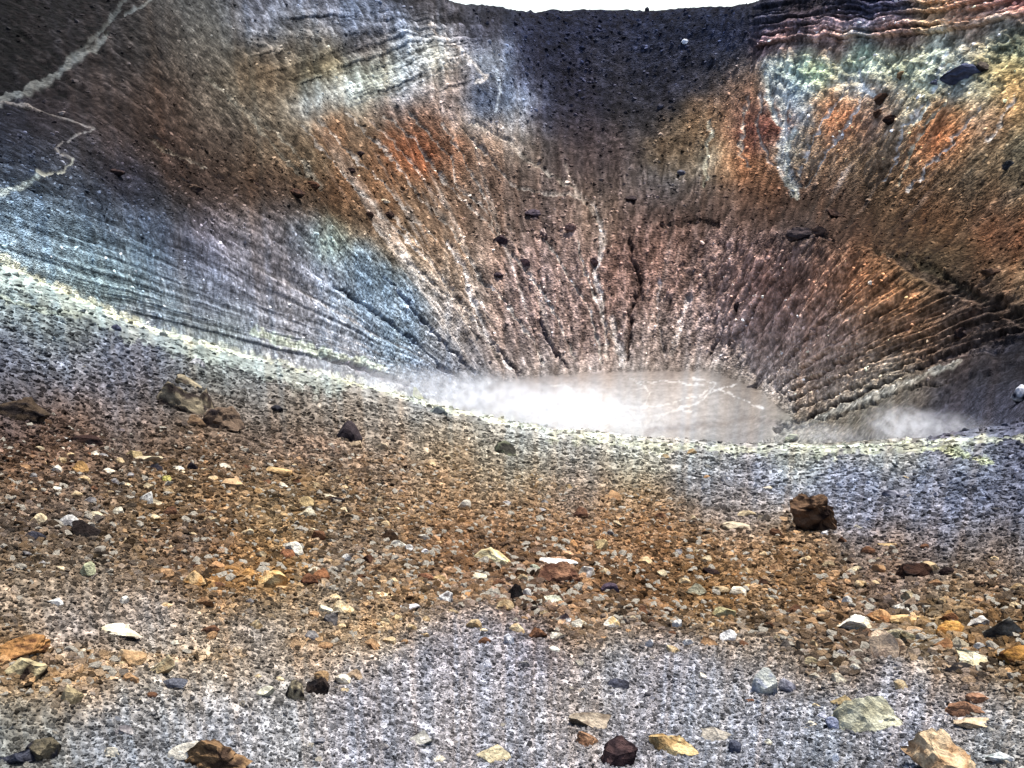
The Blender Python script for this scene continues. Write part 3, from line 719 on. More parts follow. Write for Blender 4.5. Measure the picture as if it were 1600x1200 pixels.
def rock_object(name, loc, size, rot, col, col2, seed, sub=3, cuts=9, rough=0.1, mat=None, flat_shade=True, taper=0.0):
    v, f = rock_verts(seed, sub, cuts, rough)
    e = np.array(rot)
    from mathutils import Euler
    R = np.array(Euler(e).to_matrix())
    if taper: v = v * np.stack([1 - taper * v[:, 2], 1 - taper * v[:, 2], np.ones(len(v))], -1)
    v = v * np.array(size)
    me = bpy.data.meshes.new(name)
    me.from_pydata(v.tolist(), [], f)
    if flat_shade is False:
        me.polygons.foreach_set("use_smooth", np.ones(len(f), bool))
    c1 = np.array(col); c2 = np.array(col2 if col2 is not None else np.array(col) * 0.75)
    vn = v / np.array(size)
    mix = sstep(-0.12, 0.18, n3(vn, 1.6, seed % 877) + (0.25 * (-vn[:, 2]) if col2 is not None else 0))[:, None]  # second colour gathers low: pale tops, and shade painted under stones
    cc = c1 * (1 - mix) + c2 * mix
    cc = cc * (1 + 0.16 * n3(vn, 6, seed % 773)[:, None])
    ca = me.color_attributes.new("Col", 'FLOAT_COLOR', 'POINT')
    ca.data.foreach_set("color", np.concatenate([np.clip(cc, 0.005, 0.85), np.ones((len(v), 1))], 1).astype(np.float32).ravel())
    me.materials.append(mat or M_stone)
    o = bpy.data.objects.new(name, me); SC.collection.objects.link(o)
    o.location = loc; o.rotation_euler = rot
    return o

def alb(rgb, e=1.95):
    return np.clip(lin(rgb) * 1.05 / e, 0.006, 0.8)

def put_stone(px, py, w, h, rgb, rgb2, label, seed, name="stone", cat="stone", group=None, mat=None, sub=3, min_row=0, cuts=8, rough=0.12, yaw=None, sink=0.3):
    r, c, p, dist = hit(px, py + h * 0.5, min_row)
    k = dist / F
    sx, sz = w * k * 0.5, h * k * 0.5
    wall = mat is not None
    if wall: sx *= 0.78; sz *= 0.8
    rg = np.random.default_rng(seed)
    dep = math.atan2(EYE - p[2], math.hypot(p[0], p[1]))
    # seen from above by dep: the visible height mixes depth and height
    sy = max(sx * rg.uniform(0.6, 0.9), sz * 0.8)
    szz = max((sz - sy * math.sin(max(dep, 0)) * 0.35) * 1.45 / max(math.cos(dep), 0.3), sz * 0.7)
    n = N0[r, c]
    yawv = (-AZ[c]) if yaw is None else (-AZ[c] + yaw)
    tk = 0.0 if mat is not None else 0.6
    tilt = (-n[1] * tk + rg.uniform(-.12, .12) * (tk + .3), n[0] * tk + rg.uniform(-.12, .12) * (tk + .3), yawv + rg.uniform(-.25, .25) * (0.4 if wall else 1))
    bk = sy * 0.7
    slope = -SL[c] if r < 466 else 0.5
    loc = (p[0] + bk * math.sin(AZ[c]), p[1] + bk * math.cos(AZ[c]), p[2] + szz * (1 - 2 * sink) + slope * bk)
    o = rock_object(name, loc, (sx * 1.08, sy, szz), tilt, alb(rgb, 1.0 if wall else 1.95), alb(rgb2, 1.0 if wall else 1.95) if rgb2 else None, seed, sub, cuts, rough, mat, taper=0.0 if wall else (0.32 if name == 'boulder' else 0.2))
    o["label"] = label; o["category"] = cat
    if group: o["group"] = group
    return o
WHT, CRM, TAN, ORG, BRN, DBR, BLK, GRY, PGN, BLU = (232,230,222), (222,208,180), (196,166,122), (186,128,74), (128,92,66), (74,54,46), (40,36,38), (140,138,140), (198,200,172), (150,158,186)
HERO = [
 # px, py, w, h, colour, second colour, label
 (1265,800,76,60,(112,88,68),(40,31,28),"big dark brown craggy boulder alone on the edge between brown rubble and blue-grey cinders","boulder"),
 (283,618,66,44,(152,140,116),(66,58,54),"grey-brown split boulder with a top painted as lit, biggest of the left cluster","boulder"),  # lit top and dark below are put into the two colours
 (318,622,34,30,(158,144,120),(60,52,48),"brown wedge-shaped boulder leaning on the right of the split left boulder","boulder"),
 (292,598,38,18,(168,156,130),(90,80,70),"pale flat-topped rock perched behind the split left boulder","boulder"),
 (347,652,60,38,(118,100,84),(48,42,42),"dark jagged boulder low to the right of the split left boulder","boulder"),
 (305,655,30,18,(132,108,84),(70,55,46),"small brown rock in front of the left boulder cluster","boulder"),
 (36,636,66,34,(78,66,54),(36,32,32),"dark brown humped boulder at the left edge of the view","boulder"),
 (306,567,24,16,(205,205,205),(70,72,80),"white-topped rock standing alone above the left boulder cluster","boulder"),
 (545,672,38,34,(72,64,66),(36,34,38),"dark knobbly rock heap in the middle left at the brown edge","boulder"),
 (552,692,26,12,(190,168,138),None,"pale slab lying under the dark knobbly rock heap","stone"),
 (596,697,18,12,(196,178,150),None,"small pale stone right of the dark knobbly rock heap","stone"),
 (787,702,32,22,(130,132,108),(66,64,58),"olive-grey craggy rock in the middle of the pale grey band","boulder"),
 (650,617,24,11,(178,184,140),(150,150,120),"yellow-green stone on the steaming lip","boulder"),
 (685,640,26,14,(150,158,150),(86,92,96),"grey-green rock just below the steaming lip","boulder"),
 (1590,612,22,20,(226,226,232),(52,52,64),"white-topped dark rock on the shaded shoulder at the right edge","boulder"),
 (1235,684,22,10,(190,196,168),(120,120,110),"sulphur-stained rock in the thin steam of the right lip","boulder"),
 (1395,772,30,12,(150,150,160),(96,96,108),"low grey stone in the blue-grey cinders above the brown boulder","stone"),
 (432,634,18,12,(60,60,66),(38,38,42),"small black stone right of the left boulders in grey cinders","stone"),
 (128,488,10,8,(150,158,160),(80,88,96),"little grey block beside the left trail below the yellow crust","stone"),
 (180,515,14,10,(100,104,124),(66,68,84),"blue-grey block under the yellow crust at the left","stone"),
 (232,714,40,13,(206,190,158),(168,144,110),"long flat cream slab in the upper left brown rubble","stone"),
 (214,704,26,12,(176,156,116),None,"olive-tan flat stone touching the long cream slab","stone"),
 (125,728,20,16,(190,150,98),None,"orange-tan upright stone in the far left brown rubble","stone"),
 (98,674,30,5,(225,222,215),(180,176,170),"thin white slab edge above a dark hollow at the left","stone"),
 (135,682,40,14,(58,44,40),(34,30,32),"dark stone standing in for the shaded hollow under the thin white slab edge","stone"),  # dark shape added for the shade of the hollow
 (300,727,14,11,(50,46,50),None,"small black angular stone left of centre in the upper rubble","stone"),
 (244,730,18,10,(52,50,56),None,"small black stone below the long cream slab","stone"),
 (260,750,14,9,(200,190,110),(165,155,100),"bright yellow sulphur-stained stone in the left rubble","stone"),
 (435,738,38,15,(204,172,124),(176,140,96),"tan slab lying flat in the upper middle rubble","stone"),
 (362,757,36,15,(200,168,128),(160,128,96),"pinkish tan slanting slab left of the upper middle rubble","stone"),
 (228,781,16,19,(230,228,218),(190,184,170),"white upright stone in the left rubble","stone"),
 (243,786,16,12,(196,180,150),None,"small cream stone tucked beside the white upright stone","stone"),
 (150,800,22,11,(224,210,176),None,"cream flat stone above the black stone at the left","stone"),
 (185,797,15,12,(232,222,196),None,"off-white stone between the cream flat stone and the white upright stone","stone"),
 (108,812,26,18,(208,206,200),(120,118,118),"pale grey layered stone left of the black stone","stone"),
 (134,824,38,26,(44,38,36),(26,24,26),"black angular stone in the left rubble","stone"),
 (55,838,26,14,(66,66,74),(40,40,46),"dark grey stone at the far left of the rubble","stone"),
 (137,891,20,20,(206,208,168),(160,160,130),"pale yellow-green rounded stone at the left","stone"),
 (303,903,32,24,(222,188,138),(186,140,86),"tan block at the left end of the orange rubble patch","stone"),
 (85,937,20,10,(238,236,228),None,"small white stone at the left in grey gravel","stone"),
 (195,936,13,11,(236,230,214),None,"small cream-white stone in grey gravel left of the orange patch","stone"),
 (190,988,52,17,(240,232,208),(214,200,170),"cream-white flat triangular stone at the lower left","stone"),
 (208,1027,38,20,(216,190,152),(180,148,110),"rounded tan stone below the cream-white flat stone","stone"),
 (253,1040,38,28,(206,190,152),(160,138,104),"olive-tan pointed stone right of the rounded tan stone","stone"),
 (38,1010,66,32,(170,126,80),(96,66,46),"brown crusted slab arching at the lower left edge","boulder"),
 (45,1042,48,28,(196,180,140),(52,42,36),"olive stone with the painted shade of a hollow under the brown crusted slab","boulder"),  # dark second colour paints the hollow's shade
 (112,1086,28,24,(190,172,134),None,"buff pointed stone below the brown crusted slab","stone"),
 (273,1070,34,14,(104,106,114),(58,59,66),"dark blue-grey ridge-backed stone at the lower left","stone"),
 (335,1184,86,44,(140,112,82),(70,56,46),"big brown knobbly stone cut by the bottom edge left of centre","boulder"),
 (295,1176,52,26,(222,216,200),(160,156,146),"pale flank stone beside the big brown knobbly stone at the bottom","stone"),
 (24,1178,38,18,(74,76,86),(44,45,52),"dark blue stone in the bottom left corner","stone"),
 (70,1172,40,26,(110,102,84),(54,54,60),"mossy grey-brown stone near the bottom left corner","stone"),
 (458,864,26,20,(244,240,226),(220,212,190),"white slanting slab in the middle left rubble","stone"),
 (447,871,24,16,(156,108,78),(112,78,58),"rust-brown stone under the white slanting slab","stone"),
 (478,803,28,16,(222,212,184),(186,172,140),"cream stone above the white slanting slab","stone"),
 (479,786,22,16,(206,180,132),None,"tan pointed stone above the cream stone","stone"),
 (510,777,34,8,(196,184,158),(120,108,92),"thin grey-tan slab roofing a dark gap in the upper middle rubble","stone"),
 (522,782,26,9,(44,38,38),None,"black stone standing in for the shade in the gap under the thin slab","stone"),  # black shape added for the shade beneath the overhang
 (424,903,52,24,(224,196,142),(196,150,92),"broad yellow-tan slab at the heart of the orange rubble patch","stone"),
 (482,908,26,19,(112,78,58),(66,48,42),"dark rust-brown stone right of the broad yellow-tan slab","stone"),
 (502,903,24,18,(172,120,84),(130,90,64),"orange-brown stone beside the dark rust-brown stone","stone"),
 (487,896,16,9,(238,228,200),None,"white sliver between the two rusty stones","stone"),
 (540,879,16,12,(246,242,232),None,"small bright white stone in the centre left rubble","stone"),
 (606,842,30,15,(62,48,36),(36,30,26),"dark brown stone shading a hollow in the centre rubble","stone"),
 (620,854,24,13,(238,232,214),(196,186,160),"white flat stone below the dark brown hollow stone","stone"),
 (638,862,14,11,(244,240,230),None,"small white cube-like stone right of the white flat stone","stone"),
 (662,866,12,9,(246,246,244),None,"tiny bright white stone, last in the row of white stones","stone"),
 (572,879,18,14,(96,70,56),(60,46,40),"small brown block left of the row of white stones","stone"),
 (766,871,52,26,(236,224,178),(206,184,136),"cream-yellow slab with a pointed left end in the centre rubble","stone"),
 (873,897,60,36,(158,118,92),(104,74,60),"brown cracked stone with a white cap, largest in the centre rubble","boulder"),
 (871,883,60,13,(246,244,238),(226,220,208),"white cap slab lying on the brown cracked stone","stone"),
 (835,893,18,13,(190,194,170),None,"pale greenish stone left of the brown cracked stone","stone"),
 (916,897,24,17,(240,236,226),(200,190,170),"white lumpy stone right of the brown cracked stone","stone"),
 (803,929,26,24,(34,30,30),(22,20,22),"black stone with a white neighbour in the centre rubble","stone"),
 (822,930,14,14,(240,236,226),None,"white stone touching the black centre stone","stone"),
 (862,942,38,17,(222,222,196),(180,176,150),"long pale green-white slab below the brown cracked stone","stone"),
 (954,921,28,17,(88,76,86),(56,48,58),"dark purple-grey stone in the right centre rubble","stone"),
 (938,855,22,16,(214,190,140),None,"yellow-tan block above the dark purple-grey stone","stone"),
 (906,801,22,16,(136,100,78),(92,68,56),"red-brown block in the upper centre rubble","stone"),
 (665,903,26,14,(150,106,80),(116,82,62),"red-brown flat stone in the centre rubble below the white row","stone"),
 (695,937,22,19,(236,234,228),(120,112,110),"round white stone with a dark dimple in the centre","stone"),
 (640,952,30,9,(236,234,236),(120,116,116),"thin white flat stone with painted shade beneath in the centre","stone"),  # grey second colour paints the shade beneath
 (592,933,44,8,(232,214,172),(206,176,130),"long thin cream slab in the orange sand","stone"),
 (535,949,30,19,(226,206,168),(190,160,116),"cream rounded stone at the grey gravel edge left of centre","stone"),
 (509,950,20,14,(236,226,196),None,"off-white stone left of the cream rounded stone","stone"),
 (516,966,22,16,(104,100,98),(70,68,70),"dull grey pointed stone below the cream rounded stone","stone"),
 (685,908,24,14,(196,166,120),None,"tan stone beside the red-brown flat stone","stone"),
 (747,905,26,11,(228,216,186),None,"cream flat stone under the cream-yellow slab","stone"),
 (903,980,24,14,(240,232,210),(210,190,150),"white-cream stone on the lower edge of the centre rubble","stone"),
 (886,976,12,9,(244,242,236),None,"tiny white stone left of the white-cream stone","stone"),
 (879,969,22,16,(100,88,90),(66,56,58),"mauve-grey stone behind the white-cream stone","stone"),
 (953,976,26,16,(218,188,136),(240,232,214),"tan stone with a white end on the lower rubble edge","stone"),
 (1056,976,14,13,(240,238,230),None,"small white triangular stone in the right centre gravel","stone"),
 (1137,993,24,16,(244,242,238),(216,214,210),"white bean-shaped stone in the right centre gravel","stone"),
 (1075,1004,16,10,(240,238,232),None,"small white stone between the triangular and bean-shaped white stones","stone"),
 (1013,1008,12,12,(236,234,230),None,"tiny white wedge in grey gravel right of centre","stone"),
 (792,1008,16,16,(240,240,242),None,"white oblong stone in the grey gravel near the centre","stone"),
 (758,1037,16,12,(236,236,242),None,"white rounded pebble left below the white oblong stone","stone"),
 (1085,922,30,18,(150,146,124),(110,84,56),"olive and brown rounded stone in the right rubble","stone"),
 (1110,890,26,10,(56,42,38),(36,30,30),"dark hollow-edged stone in the right rubble","stone"),
 (1130,957,34,18,(200,190,144),(150,134,96),"yellowish ragged stone at the right rubble edge","stone"),
 (1165,800,26,13,(206,186,150),None,"tan stone left of the big dark brown boulder","stone"),
 (1150,822,42,13,(214,198,168),(90,74,62),"pale flat slab with painted shade on its underside left of the big boulder","stone"),  # underside's shade painted by the dark second colour
 (1192,803,20,12,(190,172,146),None,"buff stone touching the left foot of the big boulder","stone"),
 (1287,836,9,9,(240,236,230),None,"tiny white stone at the foot of the big boulder","stone"),
 (1390,852,32,8,(186,158,116),(70,52,44),"thin tan slab with a dark lip right of the big boulder","stone"),  # shade below the edge is put into the second colour
 (1430,890,44,24,(64,46,38),(30,26,26),"dark brown rock standing in for a shaded hollow in the right rubble","boulder"),  # dark rock put in place of a black, shaded hollow
 (1450,884,24,16,(206,180,140),None,"tan shoulder stone beside the shaded hollow","stone"),
 (1478,891,18,12,(52,42,40),None,"small black stone right of the shaded hollow","stone"),
 (1335,971,56,27,(246,240,224),(210,196,166),"bright white slab in the lower right rubble","stone"),
 (1352,985,22,14,(140,110,88),None,"brown block under the right end of the bright white slab","stone"),
 (1377,1011,40,36,(222,196,166),(186,160,136),"pink-beige upright slab below the bright white slab","stone"),
 (1397,1012,24,24,(210,184,154),(160,134,110),"beige flake against the pink-beige upright slab","stone"),
 (1400,988,28,16,(200,186,150),None,"olive-buff stone right of the bright white slab","stone"),
 (1372,957,34,22,(206,160,112),(160,112,74),"orange-tan slanting slab above the bright white slab","stone"),
 (1425,964,72,13,(214,182,132),(176,140,96),"long flat tan slab in the right rubble","stone"),
 (1405,945,22,13,(232,226,210),(150,140,126),"white-grey stone above the long flat tan slab","stone"),
 (1322,935,14,13,(236,232,220),None,"small white stone above the orange-tan slab","stone"),
 (1482,976,32,22,(204,156,88),(160,110,60),"golden brown stone in the lower right rubble","stone"),
 (1470,1002,26,18,(166,122,84),(120,86,60),"rusty stone below the golden brown stone","stone"),
 (1497,998,22,18,(220,206,176),None,"cream stone beside the rusty stone","stone"),
 (1526,969,26,20,(222,216,204),(150,142,134),"pale grey tilted stone in the lower right rubble","stone"),
 (1443,987,13,9,(246,244,238),None,"small white stone under the long flat tan slab","stone"),
 (1418,992,26,16,(216,204,164),(140,124,92),"cream slanting slab in the lower right rubble","stone"),
 (1530,1004,18,12,(240,236,226),None,"small white stone left of the right edge rubble","stone"),
 (1565,975,48,30,(136,130,116),(60,56,52),"dark grey angular stone by the right edge","stone"),
 (1480,960,26,16,(140,98,66),(96,66,48),"brown stone behind the golden brown stone","stone"),
 (1520,1026,62,22,(244,234,200),(210,196,156),"cream-white long slab overhanging the grey gravel at the lower right","stone"),
 (1510,1038,44,12,(52,48,46),(30,28,30),"dark stone standing in for the shade under the cream-white long slab","stone"),  # dark shape added for the slab's shaded underside
 (1585,1020,36,24,(176,130,70),(90,60,40),"golden brown block at the right edge","stone"),
 (1350,1114,84,50,(206,204,178),(176,172,146),"large pale greenish stone with pocked face at the lower right","boulder"),
 (1320,1096,36,18,(168,148,110),(110,92,66),"brown knob on the upper left of the large pale greenish stone","stone"),
 (1298,1127,20,15,(156,162,184),(116,122,144),"small bluish stone left of the large pale greenish stone","stone"),
 (1285,1112,13,10,(206,208,222),None,"pale lilac pebble left of the small bluish stone","stone"),
 (1195,1064,34,34,(222,224,212),(160,166,178),"pale stone with a blue shaded side in the lower right gravel","stone"),
 (1227,1070,24,18,(150,150,160),(110,110,122),"dull grey stone right of the pale stone with blue side","stone"),
 (965,1070,30,13,(84,86,98),(50,51,58),"dark blue-grey stone in the lower centre gravel","stone"),
 (970,1066,16,7,(240,240,244),None,"white chip on the dark blue-grey stone","stone"),
 (920,1122,60,24,(176,162,142),(130,116,100),"grey-brown flat stone in the lower centre","stone"),
 (915,1155,30,18,(172,134,104),(130,98,76),"dull reddish stone in the bottom centre","stone"),
 (968,1180,52,36,(92,72,70),(52,42,44),"dark maroon rough stone at the bottom centre","boulder"),
 (1050,1162,66,28,(216,192,142),(170,140,96),"yellow-tan flat stone in the bottom right of centre","stone"),
 (770,1180,46,20,(206,194,160),(180,166,134),"buff flat stone at the bottom centre","stone"),
 (655,1152,34,16,(196,194,184),(160,158,150),"pale grey flat stone in the lower middle","stone"),
 (598,1133,12,9,(240,238,240),None,"tiny white stone in the lower middle gravel","stone"),
 (535,1058,24,14,(240,230,206),(212,196,166),"white-cream stone in the lower left middle gravel","stone"),
 (556,1053,26,14,(188,164,136),(150,128,104),"tan wedge leaning on the white-cream stone","stone"),
 (497,1070,32,24,(58,50,46),(34,32,34),"black craggy stone in the lower left middle gravel","stone"),
 (502,1056,22,16,(178,146,108),None,"small tan stone on top of the black craggy stone","stone"),
 (460,1076,24,26,(168,156,128),(40,38,40),"grey-tan upright stone left of the black craggy stone","stone"),
 (415,1083,24,16,(224,220,196),None,"pale stone left of the grey-tan upright stone","stone"),
 (1524,1087,28,15,(172,132,106),(140,104,80),"red-brown flat stone at the lower right","stone"),
 (1512,1104,50,22,(158,120,94),(126,94,74),"red-brown rough patch stone below the red-brown flat stone","stone"),
 (1527,1128,50,14,(212,188,156),(180,160,134),"pale buff flat stone at the lower right","stone"),
 (1465,1190,84,52,(226,200,162),(186,150,112),"large tan pointed boulder cut by the bottom edge at the right","boulder"),
 (1562,1184,30,14,(236,238,236),(120,130,128),"white stone with a grey side in the bottom right corner","stone"),
 (1270,1030,24,14,(188,174,140),(150,136,106),"olive-buff stone in the rubble fringe at the lower right","stone"),
 (1310,1060,24,13,(214,204,180),None,"pale buff stone above the large pale greenish stone","stone"),
 (1120,1145,44,16,(180,172,158),(150,144,134),"faint beige flat stone in the lower right gravel","stone"),
 (1146,1168,18,16,(84,87,100),None,"dark blue pebble near the bottom right of centre","stone"),
]
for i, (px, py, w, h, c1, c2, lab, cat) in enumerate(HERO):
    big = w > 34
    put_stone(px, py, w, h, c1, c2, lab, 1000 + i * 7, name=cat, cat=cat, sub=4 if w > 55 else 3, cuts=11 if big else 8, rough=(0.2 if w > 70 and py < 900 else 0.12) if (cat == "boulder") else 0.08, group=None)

# blocks lodged on the crater wall
WALL = [
 (1503,120,58,24,(70,74,92),(44,46,60),"large dark blue-grey oval block in the pale upper right wall"),
 (1460,126,24,10,(84,88,104),(56,58,70),"small dark block left of the large oval block on the upper right wall"),
 (1533,105,24,14,(82,74,66),(52,46,44),"brown block above the right end of the large oval block"),
 (1374,154,26,16,(70,52,42),(44,34,30),"dark brown block, topmost of the column on the upper right wall"),
 (1371,178,18,11,(78,58,46),(50,38,32),"small dark block in the middle of the column on the upper right wall"),
 (1391,188,30,14,(60,42,34),(38,30,28),"dark brown wide block, lowest of the column on the upper right wall"),
 (1406,117,16,11,(120,96,70),(70,56,46),"little brown knob high on the upper right wall"),
 (831,336,30,13,(74,66,72),(48,42,48),"dark flat block above the middle of the crater"),
 (848,364,15,17,(170,150,140),(80,66,66),"pale-faced upright block in the middle of the crater wall"),
 (891,357,22,17,(112,90,84),(60,48,48),"brown notched block right of the pale-faced upright block"),
 (781,376,28,14,(74,60,62),(46,38,42),"dark block left of the middle of the crater wall"),
 (818,409,22,13,(104,84,84),(62,50,54),"mauve-brown block in the middle of the crater wall"),
 (928,406,18,14,(88,70,68),(56,44,46),"round brown block above the inner pit"),
 (778,431,18,9,(54,46,50),(38,32,38),"small dark block standing in for a shaded hollow below the middle of the left wall"),  # dark block put where a shaded hollow is
 (600,317,20,8,(206,190,160),(110,88,70),"pale-topped block on the brown bench of the left wall"),
 (607,337,20,10,(58,44,38),(40,32,30),"dark block below the pale-topped block on the brown bench"),
 (577,337,14,11,(62,48,42),(40,32,30),"dark round block on the brown bench, left of two"),
 (461,305,30,15,(60,44,36),(36,28,26),"dark brown block above the blue slope"),
 (548,267,18,9,(46,36,34),(32,26,26),"black block on the left wall above the bench"),
 (490,290,24,13,(74,52,40),(46,34,30),"brown rough block on the left bench"),
 (183,274,26,10,(50,40,38),(32,28,30),"dark block at the top of the blue slope on the left"),
 (305,292,32,11,(78,64,54),(44,36,34),"brown ragged block on the left bench"),
 (1250,370,46,20,(62,54,54),(36,32,34),"dark outcrop on the edge of the inner pit"),
 (1278,360,28,18,(84,68,60),(48,40,40),"brown outcrop right of the dark outcrop on the pit edge"),
 (1151,478,16,15,(44,36,36),(28,26,28),"small black block inside the pit"),
 (1300,335,26,12,(60,46,40),(40,32,30),"dark brown block on the bench over the pit"),
 (1476,502,15,10,(222,212,192),(160,150,136),"white block in the right flank of the pit"),
 (1359,443,10,8,(220,205,185),None,"small pale block in the orange slope of the pit"),
 (1545,430,30,14,(76,58,46),(48,38,34),"brown block on the right edge of the pit"),
 (1500,520,28,18,(60,46,40),(36,30,30),"dark rough block low on the right flank"),
 (986,313,22,10,(58,50,50),(40,34,36),"dark block at the foot of the dark bowl"),
 (1063,270,16,8,(96,96,104),(56,56,64),"grey block in the pale patch of the bowl foot"),
 (1068,66,12,7,(205,208,215),None,"white block high in the dark bowl"),
 (1010,15,8,7,(50,50,58),None,"tiny block standing on the skyline of the rim"),
 (930,61,12,6,(60,62,74),None,"dark grey block high in the dark bowl"),
 (560,243,18,9,(56,46,44),(36,30,30),"dark block in the rusty slope under the pale nose"),
 (1030,168,14,7,(60,60,70),None,"dark block in the middle of the bowl"),
 (1235,182,9,8,(190,185,175),None,"pale block in the grey gully of the right wall"),
 (1575,262,20,12,(56,56,56),(40,40,42),"dark grey block at the right edge of the upper wall"),
 (95,175,12,6,(120,110,104),(80,70,66),"small block between the two trails at the left"),
]
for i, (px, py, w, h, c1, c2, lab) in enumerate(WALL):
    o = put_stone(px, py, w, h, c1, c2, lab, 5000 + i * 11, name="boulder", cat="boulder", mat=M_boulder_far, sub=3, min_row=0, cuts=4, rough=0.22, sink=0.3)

# the other large stones of the slope, one by one
zones = [((30, 1570), (690, 770), (8, 17), 60), ((30, 1570), (770, 900), (9, 22), 75), ((250, 1590), (880, 1010), (10, 26), 70), ((20, 1590), (1010, 1190), (10, 22), 26)]
taken = [(a[0], a[1], a[2]) for a in HERO]
kinds = [((210,186,146), (170,140,100), "tan"), ((190,152,112), (144,110,80), "orange-brown"), ((234,226,206), (200,186,160), "cream-white"), ((120,86,64), (78,58,48), "dark brown"), ((160,156,152), (110,106,108), "grey"), ((214,196,160), (176,150,112), "buff")]
where = ["far part of the brown rubble belt", "middle of the brown rubble belt", "near edge of the brown rubble belt", "grey gravel at the bottom"]
short = []
for hh in HERO:
    t = hh[6]
    for cut in (" in the ", " at the ", " below ", " above ", " beside ", " under ", " left of", " right of", " near the", " alone", ", ", " touching", " leaning", " behind the", " on the ", " by the ", " between "):
        k = t.find(cut)
        if k > 6: t = t[:k]
    short.append(t)
anchors = [(hh[0], hh[1], sh if short.count(sh) == 1 else hh[6]) for hh, sh in zip(HERO, short) if short.count(sh) == 1 or len(hh[6].split()) <= 9]
used_labels = set(hh[6] for hh in HERO)
def side(px, py, ax_, ay_):
    dx, dy = px - ax_, (py - ay_) * 1.4
    if abs(dx) > 2.2 * abs(dy): return "right of" if dx > 0 else "left of"
    if abs(dy) > 2.2 * abs(dx): return "in front of" if dy > 0 else "behind"
    return ("in front and " if dy > 0 else "behind and ") + ("right of" if dx > 0 else "left of")
n_auto = 0
for zi, ((xa, xb), (ya, yb), (wa, wb), n) in enumerate(zones):
    for j in range(n):
        for _ in range(30):
            px = rng.uniform(xa, xb); py = rng.uniform(ya, yb)
            if zi == 0 and py < 660 + 0.12 * px + 25: continue
            if zi == 1 and px > 1000 and py < 800 + (px - 1000) * 0.12: continue
            if all((px - t[0]) ** 2 + ((py - t[1]) * 1.6) ** 2 > (t[2] * 0.5 + 13) ** 2 for t in taken): break
        ki = int(rng.choice(6, p=[.27, .18, .12, .15, .08, .2])) if zi < 3 else int(rng.choice(6, p=[.15, .05, .3, .05, .3, .15]))
        c1, c2, cn = kinds[ki]
        w = wa + (wb - wa) * rng.random() ** 1.5; h = w * rng.uniform(0.45, 0.75)
        jit = rng.uniform(0.86, 1.12)
        taken.append((px, py, w))
        sz = "small" if w < (wa + wb) * 0.45 else "mid-sized"
        best = None
        for ax_, ay_, at_ in sorted(anchors, key=lambda q_: (q_[0] - px) ** 2 + 2 * (q_[1] - py) ** 2):
            lab = "%s %s stone %s the %s" % (sz, cn, side(px, py, ax_, ay_), at_)
            if lab not in used_labels and len(lab.split()) <= 16:
                best = lab; break
        used_labels.add(best)
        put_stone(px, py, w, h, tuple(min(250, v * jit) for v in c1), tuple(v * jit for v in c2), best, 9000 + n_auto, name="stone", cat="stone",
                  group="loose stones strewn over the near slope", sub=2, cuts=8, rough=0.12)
        n_auto += 1

# ------------------------------------------------------------------ uncountable gravel and scree: geometry nodes on point meshes
protos = bpy.data.collections.new("loose_stone_shapes")
PROTO_N = 14
for i in range(PROTO_N):
    v, f = rock_verts(300 + i * 5, 2 if i < 10 else 1, 12, 0.06)
    me = bpy.data.meshes.new("loose_stone"); me.from_pydata(v.tolist(), [], f); me.materials.append(M_grain)
    protos.objects.link(bpy.data.objects.new("loose_stone", me))

def scatter_group():
    ng = bpy.data.node_groups.new("strew_stones", 'GeometryNodeTree')
    ng.interface.new_socket("Geometry", in_out='INPUT', socket_type='NodeSocketGeometry')
    ng.interface.new_socket("Geometry", in_out='OUTPUT', socket_type='NodeSocketGeometry')
    N, L = ng.nodes.new, ng.links.new
    gi, go = N('NodeGroupInput'), N('NodeGroupOutput')
    ci = N('GeometryNodeCollectionInfo'); ci.inputs['Collection'].default_value = protos
    ci.inputs['Separate Children'].default_value = True; ci.inputs['Reset Children'].default_value = True
    ip = N('GeometryNodeInstanceOnPoints'); ip.inputs['Pick Instance'].default_value = True
    def attr(nm, ty):
        a = N('GeometryNodeInputNamedAttribute'); a.data_type = ty; a.inputs['Name'].default_value = nm; return a.outputs['Attribute']
    L(gi.outputs[0], ip.inputs['Points']); L(ci.outputs[0], ip.inputs['Instance'])
    L(attr('vid', 'INT'), ip.inputs['Instance Index']); L(attr('rot', 'FLOAT_VECTOR'), ip.inputs['Rotation']); L(attr('scl', 'FLOAT_VECTOR'), ip.inputs['Scale'])
    L(ip.outputs[0], go.inputs[0])
    return ng
NG = scatter_group()
def strew(name, label, cat, P, scl, col):
    n = len(P)
    me = bpy.data.meshes.new(name); me.vertices.add(n); me.vertices.foreach_set("co", P.astype(np.float32).ravel())
    rot = np.stack([rng.uniform(-.5, .5, n), rng.uniform(-.5, .5, n), rng.uniform(0, 6.28, n)], -1).astype(np.float32)
    for nm, ty, key, data in (("rot", 'FLOAT_VECTOR', "vector", rot), ("scl", 'FLOAT_VECTOR', "vector", scl.astype(np.float32)), ("Col", 'FLOAT_COLOR', "color", np.concatenate([np.clip(col, .004, .85), np.ones((n, 1))], 1).astype(np.float32))):
        at = me.attributes.new(nm, ty, 'POINT'); at.data.foreach_set(key, data.ravel())
    at = me.attributes.new("vid", 'INT', 'POINT'); at.data.foreach_set("value", rng.integers(0, PROTO_N, n).astype(np.int32))
    o = bpy.data.objects.new(name, me); SC.collection.objects.link(o)
    md = o.modifiers.new("strew", 'NODES'); md.node_group = NG
    o["kind"] = "stuff"; o["label"] = label; o["category"] = cat
    return o

